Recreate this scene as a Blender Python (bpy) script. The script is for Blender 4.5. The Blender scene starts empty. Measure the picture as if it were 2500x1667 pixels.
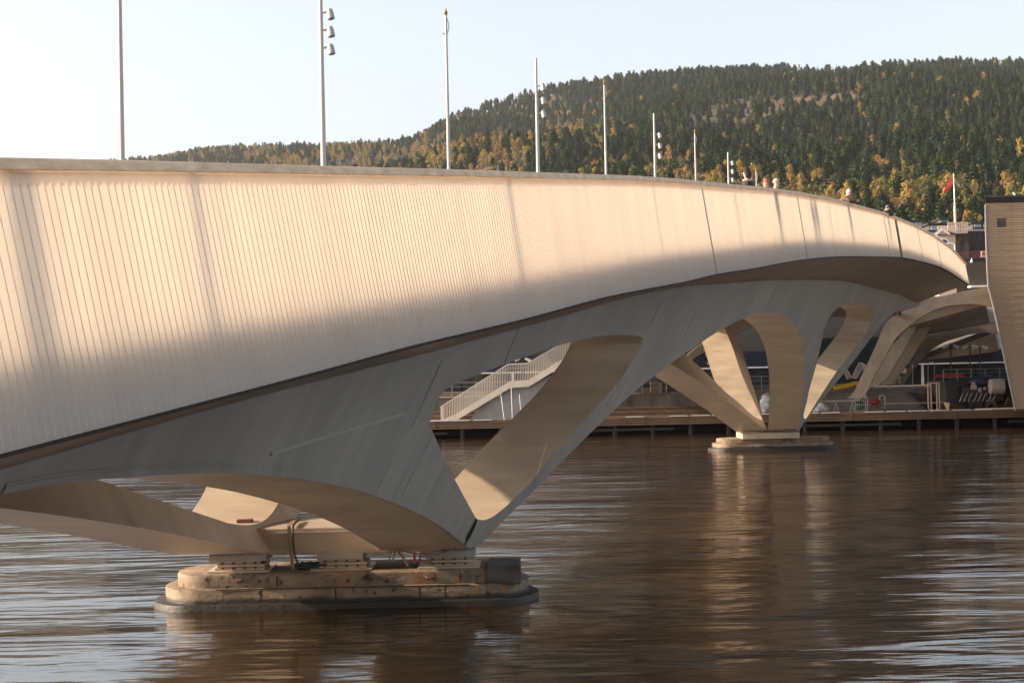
import bpy, bmesh, math, random
from mathutils import Vector, Matrix, noise
from mathutils.geometry import tessellate_polygon
random.seed(7)
sc = bpy.context.scene
# ------------------------------------------------------------------ camera
F = 4000.0; HC = 4.6                      # focal length in photo pixels, eye height over the water
PITCH = math.atan(83.5/4000); ROLL = math.radians(1.2)
R0 = Vector((1,0,0)); U0 = Vector((0,-math.sin(PITCH),math.cos(PITCH))); FW = Vector((0,math.cos(PITCH),math.sin(PITCH)))
RV = R0*math.cos(ROLL)-U0*math.sin(ROLL); UV = U0*math.cos(ROLL)+R0*math.sin(ROLL)
cam_d = bpy.data.cameras.new('camera'); cam = bpy.data.objects.new('camera', cam_d); sc.collection.objects.link(cam)
cam.matrix_world = Matrix(((RV.x,UV.x,-FW.x,0),(RV.y,UV.y,-FW.y,0),(RV.z,UV.z,-FW.z,HC),(0,0,0,1)))
cam_d.sensor_width = 36; cam_d.lens = 36*F/2500; cam_d.clip_start = .1; cam_d.clip_end = 12000
sc.camera = cam
# ------------------------------------------------------------------ light
SUN_EL = math.radians(21.5); SUN_B = math.radians(-2.5)     # from the left, slightly behind the picture plane
to_sun = Vector((-math.cos(SUN_EL)*math.cos(SUN_B), math.cos(SUN_EL)*math.sin(SUN_B), math.sin(SUN_EL)))
world = bpy.data.worlds.new('World'); sc.world = world; world.use_nodes = True
wn = world.node_tree; wn.nodes.clear()
sky = wn.nodes.new('ShaderNodeTexSky'); sky.sky_type = 'NISHITA'; sky.sun_disc = False
sky.sun_elevation = SUN_EL; sky.sun_rotation = math.atan2(to_sun.x, to_sun.y)
sky.air_density = 1.0; sky.dust_density = 3.0; sky.ozone_density = 1.2; sky.altitude = 10
bg = wn.nodes.new('ShaderNodeBackground'); bg.inputs[1].default_value = 0.15
wo = wn.nodes.new('ShaderNodeOutputWorld')
hs = wn.nodes.new('ShaderNodeHueSaturation'); hs.inputs['Saturation'].default_value = .46; hs.inputs['Value'].default_value = .93
wn.links.new(sky.outputs[0], hs.inputs['Color']); wn.links.new(hs.outputs[0], bg.inputs[0]); wn.links.new(bg.outputs[0], wo.inputs[0])
sun_d = bpy.data.lights.new('sun', 'SUN'); sun_d.energy = 5.0; sun_d.angle = math.radians(.53); sun_d.color = (1,.78,.55)
sun = bpy.data.objects.new('sun', sun_d); sc.collection.objects.link(sun)
sun.rotation_euler = to_sun.to_track_quat('Z','Y').to_euler(); sun.location = (-60,0,80)
sc.view_settings.view_transform = 'Standard'; sc.view_settings.look = 'None'
sc.view_settings.exposure = 1.15; sc.view_settings.gamma = 1.0; sc.view_settings.use_curve_mapping = False
sc.cycles.max_bounces = 10; sc.cycles.diffuse_bounces = 5; sc.cycles.transmission_bounces = 6; sc.cycles.volume_bounces = 0
sc.cycles.use_denoising = True; sc.cycles.sample_clamp_indirect = 6

# ------------------------------------------------------------------ survey: photo measurements to places
M = .325                                   # plan direction of the bridge: X grows by M per metre of Y
def pl(t):
    def f(x):
        if x <= t[0][0]:
            (a,b),(c,d) = t[0],t[1]; return b+(d-b)*(x-a)/(c-a)
        for (a,b),(c,d) in zip(t,t[1:]):
            if x <= c: return b+(d-b)*(x-a)/(c-a)
        return t[-1][1]
    return f
def cr(t):                                 # smooth (Hermite) curve through the samples, linear outside
    n = len(t); sl = []
    for i in range(n):
        a = t[max(i-1,0)]; b = t[min(i+1,n-1)]; sl.append((b[1]-a[1])/(b[0]-a[0]))
    def f(x):
        if x <= t[0][0]: return t[0][1]+sl[0]*(x-t[0][0])
        if x >= t[-1][0]: return t[-1][1]+sl[-1]*(x-t[-1][0])
        for i in range(n-1):
            if x <= t[i+1][0]:
                h = t[i+1][0]-t[i][0]; u = (x-t[i][0])/h
                return ((2*u**3-3*u*u+1)*t[i][1]+(u**3-2*u*u+u)*h*sl[i]+(3*u*u-2*u**3)*t[i+1][1]+(u**3-u*u)*h*sl[i+1])
    return f
LPc = cr([(0,7),(30,7),(50,7),(74,6.55),(92,5.9),(115,5.6),(125,5.5)])
Cc = pl([(0,8.45),(80,11.95),(95,12.45),(105,12.3),(120,11.6),(140,10.6)])
def slope(x, y):
    a = (x-1250)/F; b = -(y-833.5)/F; d = RV*a+UV*b+FW
    return d.x/d.y, d.z/d.y
def at(x, y, Y):                           # the place seen at photo position x,y that lies at distance Y
    kx,kz = slope(x,y); return Vector((kx*Y, Y, HC+kz*Y))
def solve(x, y, g, lo=3, hi=300):
    kx,kz = slope(x,y); h = lambda Y: g(kx*Y,Y,kz*Y)
    Y = lo; pv = h(lo)
    while Y < hi:
        Y2 = Y*1.02; v = h(Y2)
        if (v>0) != (pv>0):
            a,b = Y,Y2
            for _ in range(40):
                m = (a+b)/2
                if (h(m)>0) != (pv>0): b = m
                else: a = m
            return (a, kz*a)
        Y = Y2; pv = v
def projpx(p):
    v = Vector(p)-Vector((0,0,HC)); d = v.dot(FW)
    return 1250+F*v.dot(RV)/d, 833.5-F*v.dot(UV)/d
rail_px = [(0,386),(247,391),(787,406),(1116,415),(1318,422),(1594,433),(1796,452),(1881,460),(1973,474),(2037,487),(2101,504),(2149,517),(2196,534),(2244,555),(2292,584),(2324,608),(2354,640)]
foot_px = [(0,1108),(361,1015),(799,900),(1000,845),(1276,779),(1488,723),(1679,686),(1750,669),(1846,654),(1903,643),(1973,632),(2047,626),(2133,626),(2206,629),(2273,644),(2308,657),(2361,691)]
eT = cr([solve(x,y,lambda X,Y,e:M*Y-X-LPc(Y)) for x,y in rail_px])
eB = cr([solve(x,y,lambda X,Y,e:M*Y-X-LPc(Y)+.25) for x,y in foot_px])
SG = lambda X,Y,e: M*Y-X+.55*e-Cc(Y)
def S(x, y): return solve(x,y,SG)
def SL(Y, e): return Cc(Y)-.55*e
def LC(Y): return 14.05+.0221*Y
def W(Y, L, e): return Vector((M*Y-L, Y, HC+e))
st_px = [(950,886),(1364,775),(1500,735),(1650,703),(1750,694),(1877,685),(2005,684),(2069,688),(2117,699),(2165,712),(2200,722),(2222,733),(2245,745)]
st_pts = [S(0,1147),S(488,1006),S(722,944)]+[S(*p) for p in st_px]
eS = cr(st_pts)
DECK = 0 
def DK(Y): return 1.45-.05*max(0,min(1,(21-Y)/9))                                # rail top over deck

# ------------------------------------------------------------------ mesh helpers
COL = sc.collection
WL = {}
def tag(o, label=None, cat=None, group=None, kind=None):
    if label: o['label'] = label
    if cat: o['category'] = cat
    if group: o['group'] = group
    if kind: o['kind'] = kind
    return o
def link(o, parent, wl):
    COL.objects.link(o); WL[o.name] = Vector(wl)
    if parent is not None:
        o.parent = parent; o.location = Vector(wl)-WL[parent.name]
    else: o.location = wl
    return o
def empty(name, loc, label, cat, group=None):
    o = bpy.data.objects.new(name, None); o.empty_display_size = .3
    link(o, None, loc); return tag(o, label, cat, group)
class MB:
    def __init__(s): s.v = []; s.f = []
    def face(s, pts):
        i = len(s.v); s.v += [Vector(p) for p in pts]; s.f.append(tuple(range(i,i+len(pts)))); return s
    def add(s, vs, fs):
        i = len(s.v); s.v += [Vector(p) for p in vs]; s.f += [tuple(a+i for a in f) for f in fs]; return s
    def box(s, x0,x1,y0,y1,z0,z1):
        return s.add([(x0,y0,z0),(x1,y0,z0),(x1,y1,z0),(x0,y1,z0),(x0,y0,z1),(x1,y0,z1),(x1,y1,z1),(x0,y1,z1)],
                     [(0,3,2,1),(4,5,6,7),(0,1,5,4),(1,2,6,5),(2,3,7,6),(3,0,4,7)])
    def bar(s, a, b, w, h, up=(0,0,1)):
        a=Vector(a); b=Vector(b); d=(b-a).normalized(); up=Vector(up); r=d.cross(up)
        if r.length<1e-4: r=d.cross(Vector((1,0,0)))
        r.normalize(); u=r.cross(d)
        vs=[p+r*(sx*w/2)+u*(sy*h/2) for p in (a,b) for sx,sy in ((-1,-1),(1,-1),(1,1),(-1,1))]
        return s.add(vs,[(0,1,2,3),(7,6,5,4),(0,4,5,1),(1,5,6,2),(2,6,7,3),(3,7,4,0)])
    def tube(s, pts, r, n=8, caps=True):
        pts=[Vector(p) for p in pts]; rr=r if isinstance(r,(list,tuple)) else [r]*len(pts); i0=len(s.v)
        ref=None
        for k,p in enumerate(pts):
            d=(pts[min(k+1,len(pts)-1)]-pts[max(k-1,0)]).normalized()
            if ref is None:
                ref=d.cross(Vector((0,0,1)))
                if ref.length<1e-3: ref=Vector((1,0,0))
            a=(ref-d*ref.dot(d)).normalized(); ref=a; b=d.cross(a)
            for j in range(n):
                t=2*math.pi*j/n; s.v.append(p+(a*math.cos(t)+b*math.sin(t))*rr[k])
        for k in range(len(pts)-1):
            for j in range(n):
                A=i0+k*n+j; B=i0+k*n+(j+1)%n; s.f.append((A,B,B+n,A+n))
        if caps:
            s.f.append(tuple(i0+j for j in reversed(range(n)))); s.f.append(tuple(i0+(len(pts)-1)*n+j for j in range(n)))
        return s
    def prism(s, poly, fn0, fn1):          # polygon (2d points) between two placing functions
        t = tessellate_polygon([[Vector((p[0],p[1],0)) for p in poly]]); n=len(poly); i=len(s.v)
        s.v += [Vector(fn0(p)) for p in poly]+[Vector(fn1(p)) for p in poly]
        for a,b,c in t: s.f.append((i+a,i+b,i+c)); s.f.append((i+n+c,i+n+b,i+n+a))
        for k in range(n):
            q=(k+1)%n; s.f.append((i+k,i+q,i+n+q,i+n+k))
        return s
    def sphere(s, c, r, seg=10, rings=7, sc_=(1,1,1)):
        c=Vector(c); vs=[]; fs=[]
        for a in range(1,rings):
            th=math.pi*a/rings
            for b in range(seg):
                ph=2*math.pi*b/seg; vs.append(c+Vector((math.sin(th)*math.cos(ph)*sc_[0],math.sin(th)*math.sin(ph)*sc_[1],math.cos(th)*sc_[2]))*r)
        vs.append(c+Vector((0,0,r*sc_[2]))); vs.append(c-Vector((0,0,r*sc_[2]))); T=len(vs)-2
        for a in range(rings-2):
            for b in range(seg):
                b2=(b+1)%seg; fs.append((a*seg+b,(a+1)*seg+b,(a+1)*seg+b2,a*seg+b2))
        for b in range(seg):
            b2=(b+1)%seg; fs.append((T,b,b2)); fs.append((T+1,(rings-2)*seg+b2,(rings-2)*seg+b))
        return s.add(vs,fs)
    def build(s, name, mat, parent=None, loc=None, smooth=False, weld=False, kind=None, label=None):
        if loc is None: loc = WL[parent.name] if parent is not None else (s.v[0] if s.v else Vector())
        loc=Vector(loc); me=bpy.data.meshes.new(name)
        me.from_pydata([tuple(v-loc) for v in s.v],[],s.f); me.materials.append(mat)
        if weld or True:
            b=bmesh.new(); b.from_mesh(me)
            if weld: bmesh.ops.remove_doubles(b,verts=b.verts,dist=.0008)
            bmesh.ops.recalc_face_normals(b,faces=b.faces); b.to_mesh(me); b.free()
        if smooth:
            me.polygons.foreach_set('use_smooth',[True]*len(me.polygons))
            try: me.set_sharp_from_angle(angle=math.radians(35))
            except Exception: pass
        o=bpy.data.objects.new(name,me); link(o,parent,loc)
        if kind: o['kind']=kind
        if label: o['label']=label
        return o
def bev(o, w, seg=2):
    m=o.modifiers.new('bevel','BEVEL'); m.width=w; m.segments=seg; m.limit_method='ANGLE'; m.angle_limit=math.radians(40); return o
def spl(pts, k=6, closed=False):           # Catmull-Rom through 2d/3d points
    n=len(pts); out=[]
    P=[Vector(p) if len(p)==3 else Vector((p[0],p[1],0)) for p in pts]
    for i in range(n-1):
        p0=P[max(i-1,0)]; p1=P[i]; p2=P[i+1]; p3=P[min(i+2,n-1)]
        t1=((p2-p0)/2); t2=((p3-p1)/2); L=(p2-p1).length
        if t1.length>L: t1=t1.normalized()*L
        if t2.length>L: t2=t2.normalized()*L
        for j in range(k):
            u=j/k; q=p1*(2*u**3-3*u*u+1)+t1*(u**3-2*u*u+u)+p2*(3*u*u-2*u**3)+t2*(u**3-u*u)
            out.append(tuple(q) if len(pts[0])==3 else (q.x,q.y))
    out.append(tuple(pts[-1])); return out

# ------------------------------------------------------------------ materials
def mat(name, col=(.5,.5,.5), rough=.6, metal=0, spec=.5):
    m=bpy.data.materials.new(name); m.use_nodes=True; b=m.node_tree.nodes['Principled BSDF']
    b.inputs['Base Color'].default_value=(*col,1); b.inputs['Roughness'].default_value=rough; b.inputs['Metallic'].default_value=metal
    b.inputs['Specular IOR Level'].default_value=spec
    return m
def N(m,t,**k):
    n=m.node_tree.nodes.new(t)
    for a,b in k.items(): setattr(n,a,b)
    return n
def LK(m,a,b): m.node_tree.links.new(a,b)
def noisy(m, c1, c2, scale=3, stretch=(1,1,1), detail=6, lo=.35, hi=.65, bump=0, bscale=None, bdist=.02, rough=None, coord='Object', rot=(0,0,0)):
    b=m.node_tree.nodes['Principled BSDF']
    tc=N(m,'ShaderNodeTexCoord'); mp=N(m,'ShaderNodeMapping'); mp.inputs['Scale'].default_value=stretch; mp.inputs['Rotation'].default_value=rot
    LK(m,tc.outputs[coord],mp.inputs[0]); nz=N(m,'ShaderNodeTexNoise'); nz.inputs['Scale'].default_value=scale; nz.inputs['Detail'].default_value=detail
    nz.inputs['Roughness'].default_value=.6
    LK(m,mp.outputs[0],nz.inputs[0]); rp=N(m,'ShaderNodeValToRGB'); rp.color_ramp.elements[0].position=lo; rp.color_ramp.elements[1].position=hi
    rp.color_ramp.elements[0].color=(*c1,1); rp.color_ramp.elements[1].color=(*c2,1)
    LK(m,nz.outputs[0],rp.inputs[0]); LK(m,rp.outputs[0],b.inputs['Base Color'])
    if rough:
        r2=N(m,'ShaderNodeMapRange'); r2.inputs[3].default_value=rough[0]; r2.inputs[4].default_value=rough[1]
        LK(m,nz.outputs[0],r2.inputs[0]); LK(m,r2.outputs[0],b.inputs['Roughness'])
    if bump:
        n2=N(m,'ShaderNodeTexNoise'); n2.inputs['Scale'].default_value=bscale or scale*3; n2.inputs['Detail'].default_value=5
        LK(m,mp.outputs[0],n2.inputs[0]); bp=N(m,'ShaderNodeBump'); bp.inputs['Strength'].default_value=bump; bp.inputs['Distance'].default_value=bdist
        LK(m,n2.outputs[0],bp.inputs['Height']); LK(m,bp.outputs[0],b.inputs['Normal'])
    return rp
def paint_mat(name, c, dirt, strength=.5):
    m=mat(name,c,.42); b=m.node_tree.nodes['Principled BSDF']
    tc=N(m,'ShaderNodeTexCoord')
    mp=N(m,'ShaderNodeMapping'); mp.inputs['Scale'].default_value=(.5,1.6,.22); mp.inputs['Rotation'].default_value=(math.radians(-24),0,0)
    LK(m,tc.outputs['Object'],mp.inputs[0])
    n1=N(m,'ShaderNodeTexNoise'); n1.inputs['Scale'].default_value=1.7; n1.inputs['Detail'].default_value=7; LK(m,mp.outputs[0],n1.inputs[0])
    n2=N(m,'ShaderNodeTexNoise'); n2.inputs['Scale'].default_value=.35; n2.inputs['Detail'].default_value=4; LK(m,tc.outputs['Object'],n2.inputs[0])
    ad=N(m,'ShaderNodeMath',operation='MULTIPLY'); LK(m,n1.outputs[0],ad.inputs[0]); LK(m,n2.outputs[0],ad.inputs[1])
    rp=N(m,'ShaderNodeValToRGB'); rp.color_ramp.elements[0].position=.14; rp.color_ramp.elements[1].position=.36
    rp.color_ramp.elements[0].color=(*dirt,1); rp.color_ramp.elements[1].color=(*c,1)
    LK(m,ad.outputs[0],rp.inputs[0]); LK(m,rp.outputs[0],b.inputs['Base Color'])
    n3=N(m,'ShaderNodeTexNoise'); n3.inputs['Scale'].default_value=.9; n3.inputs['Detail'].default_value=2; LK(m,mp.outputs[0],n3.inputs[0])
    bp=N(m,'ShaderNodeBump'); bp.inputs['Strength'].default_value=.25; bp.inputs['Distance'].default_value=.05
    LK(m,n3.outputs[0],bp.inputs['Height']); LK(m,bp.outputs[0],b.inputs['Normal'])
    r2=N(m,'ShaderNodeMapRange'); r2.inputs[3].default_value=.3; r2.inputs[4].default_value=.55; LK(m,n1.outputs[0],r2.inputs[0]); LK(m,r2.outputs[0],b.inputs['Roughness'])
    return m
m_paint = paint_mat('cream_paint_warm_bounce',(.50,.405,.31),(.36,.29,.22))  # bridge paint with warm bounce light put into the colour
m_paint2 = paint_mat('cream_paint_shaded',(.37,.335,.29),(.26,.235,.203))  # same bridge paint, the outer face's shade put into the colour
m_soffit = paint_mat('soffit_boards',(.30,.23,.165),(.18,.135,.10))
m_seam = mat('weld_seam_paint',(.42,.39,.35),.5)
# translucent ribbed railing sheet
def sheet_mat(name, col, tr):
    m=bpy.data.materials.new(name); m.use_nodes=True; nt=m.node_tree; nt.nodes.clear()
    o=N(m,'ShaderNodeOutputMaterial'); d=N(m,'ShaderNodeBsdfDiffuse'); t=N(m,'ShaderNodeBsdfTranslucent'); mx=N(m,'ShaderNodeMixShader')
    mx.inputs[0].default_value=tr
    tc=N(m,'ShaderNodeTexCoord'); mp=N(m,'ShaderNodeMapping'); mp.inputs['Scale'].default_value=(.6,2.2,.25); LK(m,tc.outputs['Object'],mp.inputs[0])
    nz=N(m,'ShaderNodeTexNoise'); nz.inputs['Scale'].default_value=1.2; nz.inputs['Detail'].default_value=5; LK(m,mp.outputs[0],nz.inputs[0])
    rp=N(m,'ShaderNodeValToRGB'); rp.color_ramp.elements[0].position=.3; rp.color_ramp.elements[1].position=.7
    rp.color_ramp.elements[0].color=tuple(c*.90 for c in col)+(1,); rp.color_ramp.elements[1].color=(*col,1)
    LK(m,nz.outputs[0],rp.inputs[0]); LK(m,rp.outputs[0],d.inputs[0]); LK(m,rp.outputs[0],t.inputs[0])
    LK(m,d.outputs[0],mx.inputs[1]); LK(m,t.outputs[0],mx.inputs[2])
    g=N(m,'ShaderNodeBsdfGlossy'); g.inputs['Roughness'].default_value=.35; g.inputs[0].default_value=(.9,.9,.9,1)
    m2=N(m,'ShaderNodeMixShader'); m2.inputs[0].default_value=.035
    LK(m,mx.outputs[0],m2.inputs[1]); LK(m,g.outputs[0],m2.inputs[2]); LK(m,m2.outputs[0],o.inputs[0])
    return m
m_panel = sheet_mat('translucent_ribbed_sheet',(.90,.825,.75),.68)
m_inner = sheet_mat('added_diffuser_sheet',(.53,.47,.40),.74)
m_rib = sheet_mat('rib_strip',(.88,.81,.735),.64)
m_timber = mat('pale_timber',(.45,.36,.28),.6); noisy(m_timber,(.64,.43,.27),(.95,.72,.50),1.6,(7,.35,9),detail=6,bump=.3,bdist=.004,bscale=4,lo=.3,hi=.7)
m_edge = mat('dark_seal',(.05,.04,.032),.9,spec=.15)
m_asph = mat('deck_asphalt',(.12,.12,.12),.9); noisy(m_asph,(.09,.09,.09),(.15,.145,.14),8)
m_pole = mat('light_grey_pole',(.40,.375,.37),.45)
m_lamp = mat('lamp_head_paint',(.33,.31,.30),.5)
m_gold = mat('gold_finial',(.30,.19,.05),.45,.6)
m_lens = mat('lamp_lens',(.15,.14,.13),.2)
m_red = mat('red_paint',(.4,.05,.04),.5)
m_black = mat('black_steel',(.02,.02,.022),.5)
m_white = mat('white_paint',(.75,.74,.72),.5)
m_galv = mat('galvanised_steel',(.34,.33,.32),.5,.3)
m_green = mat('dark_green_rope',(.02,.05,.045),.8)
m_strap = mat('tan_strap',(.22,.15,.09),.8)
# pier concrete with a wet dark foot
def conc(name, dark_z):
    m=mat(name,(.4,.36,.31),.85); b=m.node_tree.nodes['Principled BSDF']
    rp=noisy(m,(.09,.065,.043),(.27,.21,.15),1.3,(1,1,2.2),detail=9,lo=.3,hi=.7,bump=.6,bscale=7,bdist=.03)
    tc=N(m,'ShaderNodeTexCoord'); nz=N(m,'ShaderNodeTexNoise'); nz.inputs['Scale'].default_value=1.6; nz.inputs['Detail'].default_value=6
    mp=N(m,'ShaderNodeMapping'); mp.inputs['Scale'].default_value=(2.2,2.2,.5); LK(m,tc.outputs['Object'],mp.inputs[0]); LK(m,mp.outputs[0],nz.inputs[0])
    r2=N(m,'ShaderNodeValToRGB'); r2.color_ramp.elements[0].position=.50; r2.color_ramp.elements[1].position=.68
    r2.color_ramp.elements[0].color=(0,0,0,1); r2.color_ramp.elements[1].color=(.7,.7,.7,1); LK(m,nz.outputs[0],r2.inputs[0])
    mx=N(m,'ShaderNodeMixRGB'); mx.inputs[2].default_value=(.33,.15,.055,1); LK(m,r2.outputs[0],mx.inputs[0]); LK(m,rp.outputs[0],mx.inputs[1])
    # pits and black growth
    vo=N(m,'ShaderNodeTexNoise'); vo.inputs['Scale'].default_value=6; vo.inputs['Detail'].default_value=8; LK(m,tc.outputs['Object'],vo.inputs[0])
    r3=N(m,'ShaderNodeValToRGB'); r3.color_ramp.elements[0].position=.60; r3.color_ramp.elements[1].position=.68
    r3.color_ramp.elements[0].color=(0,0,0,1); r3.color_ramp.elements[1].color=(1,1,1,1); LK(m,vo.outputs[0],r3.inputs[0])
    m3=N(m,'ShaderNodeMixRGB'); m3.inputs[2].default_value=(.035,.03,.025,1); LK(m,r3.outputs[0],m3.inputs[0]); LK(m,mx.outputs[0],m3.inputs[1])
    ge=N(m,'ShaderNodeNewGeometry'); sp=N(m,'ShaderNodeSeparateXYZ'); LK(m,ge.outputs['Position'],sp.inputs[0])
    nw=N(m,'ShaderNodeTexNoise'); nw.inputs['Scale'].default_value=1.5; LK(m,tc.outputs['Object'],nw.inputs[0])
    ad=N(m,'ShaderNodeMath',operation='MULTIPLY_ADD'); ad.inputs[1].default_value=.14; LK(m,nw.outputs[0],ad.inputs[0]); LK(m,sp.outputs[2],ad.inputs[2])
    mr=N(m,'ShaderNodeMapRange'); mr.inputs[1].default_value=dark_z+.03; mr.inputs[2].default_value=dark_z+.09; LK(m,ad.outputs[0],mr.inputs[0])
    m4=N(m,'ShaderNodeMixRGB'); m4.inputs[1].default_value=(.022,.017,.012,1); LK(m,mr.outputs[0],m4.inputs[0]); LK(m,m3.outputs[0],m4.inputs[2])
    LK(m,m4.outputs[0],b.inputs['Base Color'])
    m5=N(m,'ShaderNodeMapRange'); m5.inputs[3].default_value=.6; m5.inputs[4].default_value=.85; LK(m,mr.outputs[0],m5.inputs[0]); LK(m,m5.outputs[0],b.inputs['Roughness'])
    return m
m_conc = conc('old_pier_concrete',.22)
m_block = mat('dark_granite_block',(.1,.1,.1),.7); noisy(m_block,(.03,.028,.025),(.09,.08,.07),3,bump=.5)

# ================================================================== WATER AND GROUND
m_water = mat('river_water',(.022,.011,.003),.08)
def water_nodes(m):
    b=m.node_tree.nodes['Principled BSDF']; b.inputs['IOR'].default_value=2.4; b.inputs['Roughness'].default_value=.10; b.inputs['Specular IOR Level'].default_value=.58
    tc=N(m,'ShaderNodeTexCoord')
    def wv(sx,sy,scale,det,rot=0,dist=0.0):
        mp=N(m,'ShaderNodeMapping'); mp.inputs['Scale'].default_value=(sx,sy,1); mp.inputs['Rotation'].default_value=(0,0,rot); LK(m,tc.outputs['Object'],mp.inputs[0])
        n=N(m,'ShaderNodeTexNoise'); n.inputs['Scale'].default_value=scale; n.inputs['Detail'].default_value=det; n.inputs['Distortion'].default_value=dist; n.inputs['Roughness'].default_value=.5
        LK(m,mp.outputs[0],n.inputs[0]); return n
    a=wv(.36,1,.46,3.5,math.radians(7),.6); c=wv(.25,1,2.4,3,math.radians(-6),.4); d=wv(.3,.5,.22,2)
    m1=N(m,'ShaderNodeMath',operation='MULTIPLY'); m1.inputs[1].default_value=.13; LK(m,c.outputs[0],m1.inputs[0])
    m2=N(m,'ShaderNodeMath',operation='ADD'); LK(m,a.outputs[0],m2.inputs[0]); LK(m,m1.outputs[0],m2.inputs[1])
    mr=N(m,'ShaderNodeMapRange'); mr.inputs[1].default_value=.3; mr.inputs[2].default_value=.7; mr.inputs[3].default_value=.35; mr.inputs[4].default_value=1.25; LK(m,d.outputs[0],mr.inputs[0])
    m3=N(m,'ShaderNodeMath',operation='MULTIPLY'); LK(m,m2.outputs[0],m3.inputs[0]); LK(m,mr.outputs[0],m3.inputs[1])
    bp=N(m,'ShaderNodeBump'); bp.inputs['Strength'].default_value=1; bp.inputs['Distance'].default_value=.175
    LK(m,m3.outputs[0],bp.inputs['Height']); LK(m,bp.outputs[0],b.inputs['Normal'])
water_nodes(m_water)
w=MB(); w.face([(-600,2,0),(700,2,0),(700,128,0),(-600,128,0)]); o=w.build('river_water',m_water,loc=(0,60,0)); tag(o,kind='structure')
m_ground=mat('ground_soil',(.08,.07,.05),.95); noisy(m_ground,(.05,.05,.03),(.12,.09,.06),.2)
g=MB(); g.face([(-4200,126,-.6),(4600,126,-.6),(4600,3600,-.6),(-4200,3600,-.6)]); g.face([(-4200,-300,-1.5),(4600,-300,-1.5),(4600,3600,-1.5),(-4200,3600,-1.5)])
o=g.build('ground',m_ground,loc=(0,500,0)); tag(o,kind='structure')
m_quayst=mat('quay_granite',(.25,.23,.21),.85); noisy(m_quayst,(.12,.11,.1),(.27,.25,.22),1.5,bump=.4)
g=MB(); g.box(-200,300,-60,7.9,-1.4,2.85); o=g.build('near_promenade',m_quayst,loc=(0,0,2.85)); tag(o,kind='structure')
# boulder at the near edge
g=MB(); g.sphere((0,0,0),1,16,12,(.5,.42,.42))
for v in g.v:
    v*=1+.18*noise.noise(v*2.3)
c0=at(-30,1660,7.3); off=Vector((c0.x-.25,7.3,2.85+.12)); g.v=[v+off for v in g.v]
o=g.build('boulder',m_block,loc=(off.x,off.y,2.85),smooth=True); tag(o,'dark rounded boulder at the bottom corner on the near bank','boulder')

# ================================================================== BRIDGE
bridge=empty('footbridge',W(34,LC(34),-4),'long cream steel footbridge with ribbed glowing railing over the river','bridge')
BY0,BY1=1.0,118.2
def frange(a,b,n): return [a+(b-a)*i/n for i in range(n+1)]
# deck body: lofted cross sections
ys=frange(BY0,BY1,90); d=MB(); soff=MB()
def sec(Y,side):                           # right half (side 0) or mirrored left half (side 1): from top to soffit
    top=eT(Y)-DK(Y); s=eS(Y); L=SL(Y,s); lp=LPc(Y)
    P=[(lp-.05,top),(lp-.09,top-.16),(lp-.19,eB(Y)+.09),(lp-.19,eB(Y)+.02),(lp-.10,eB(Y)-.02)]
    n=5; q0=(lp-.10,eB(Y)-.02); q1=(L,s)
    for i in range(1,n+1):
        u=i/n; P.append((q0[0]+(q1[0]-q0[0])*u, q0[1]+(q1[1]-q0[1])*(u-.05*math.sin(math.pi*u))))
    P.append((LC(Y),s-.25))
    if side: P=[(2*LC(Y)-l,e) for l,e in P]
    return [W(Y,l,e) for l,e in P]
for side in (0,1):
    g=MB(); rows=[sec(Y,side) for Y in ys]; k=len(rows[0])
    g.v=[p for r in rows for p in r]
    for i in range(len(rows)-1):
        for j in range(k-1): g.f.append((i*k+j,i*k+j+1,(i+1)*k+j+1,(i+1)*k+j))
    # end cap
    cap=[rows[-1][j] for j in range(k)]+[W(BY1,LC(BY1),eT(BY1)-DK(BY1))]; g.face(cap)
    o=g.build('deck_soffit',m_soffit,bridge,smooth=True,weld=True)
g=MB(); rows=[[W(Y,LPc(Y)-.05,eT(Y)-DK(Y)),W(Y,LPc(Y)+.65,eT(Y)-DK(Y)+.18),W(Y,LC(Y),eT(Y)-DK(Y)+.22),W(Y,2*LC(Y)-LPc(Y)-.65,eT(Y)-DK(Y)+.18),W(Y,2*LC(Y)-LPc(Y)+.05,eT(Y)-DK(Y))] for Y in ys]
g.v=[p for r in rows for p in r]
for i in range(len(rows)-1):
    for j in range(4): g.f.append((i*5+j,i*5+j+1,i*5+j+6,i*5+j+5))
g.build('deck_surface',m_asph,bridge,weld=True)
# dark seal line under the railing foot
g=MB()
for a,b in zip(ys,ys[1:]):
    g.bar(W(a,LPc(a)-.17,eB(a)-.022),W(b,LPc(b)-.17,eB(b)-.022),.10,.035)
g.build('drip_edge',m_edge,bridge)

# railing: boards, panels, ribs
PIT=3.75; K0=12.19-3*PIT
def slopeT(Y): return (eT(Y+.5)-eT(Y-.5))
def pt(Y,h,out=0.0):                       # on the railing sheet; h 0 at foot, 1 at top
    et=eT(Y)-.085; y2=Y+.85*slopeT(Y)*(1-h)*1.9; eb=eB(y2)
    L=LPc(Y)-.25*(1-h)-out
    return W(Y+(y2-Y),L,eb+(et-eb)*h) if False else Vector((M*y2-(LPc(y2)-.25*(1-h)-out), y2, HC+eb+(et-eb)*h))
rib_me=None
def rib_mesh():
    # local: x out, y along, z 0..1
    w=.005; sec_=[(.01,.018,.001),(.08,.010,.005),(.18,w,.0062),(.93,w,.0062),(.955,.004,.002)]
    vs=[];fs=[]
    for z,wd,dp in sec_:
        vs+= [(-.004,-wd,z),(dp,0,z),(-.004,wd,z)]
    for i in range(len(sec_)-1):
        for j in range(2): a=i*3+j; fs.append((a,a+1,a+4,a+3))
    me=bpy.data.meshes.new('rib'); me.from_pydata(vs,[],fs); me.materials.append(m_rib); return me,vs,fs
rib_me,rv,rf=rib_mesh()
RP=.093
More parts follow.
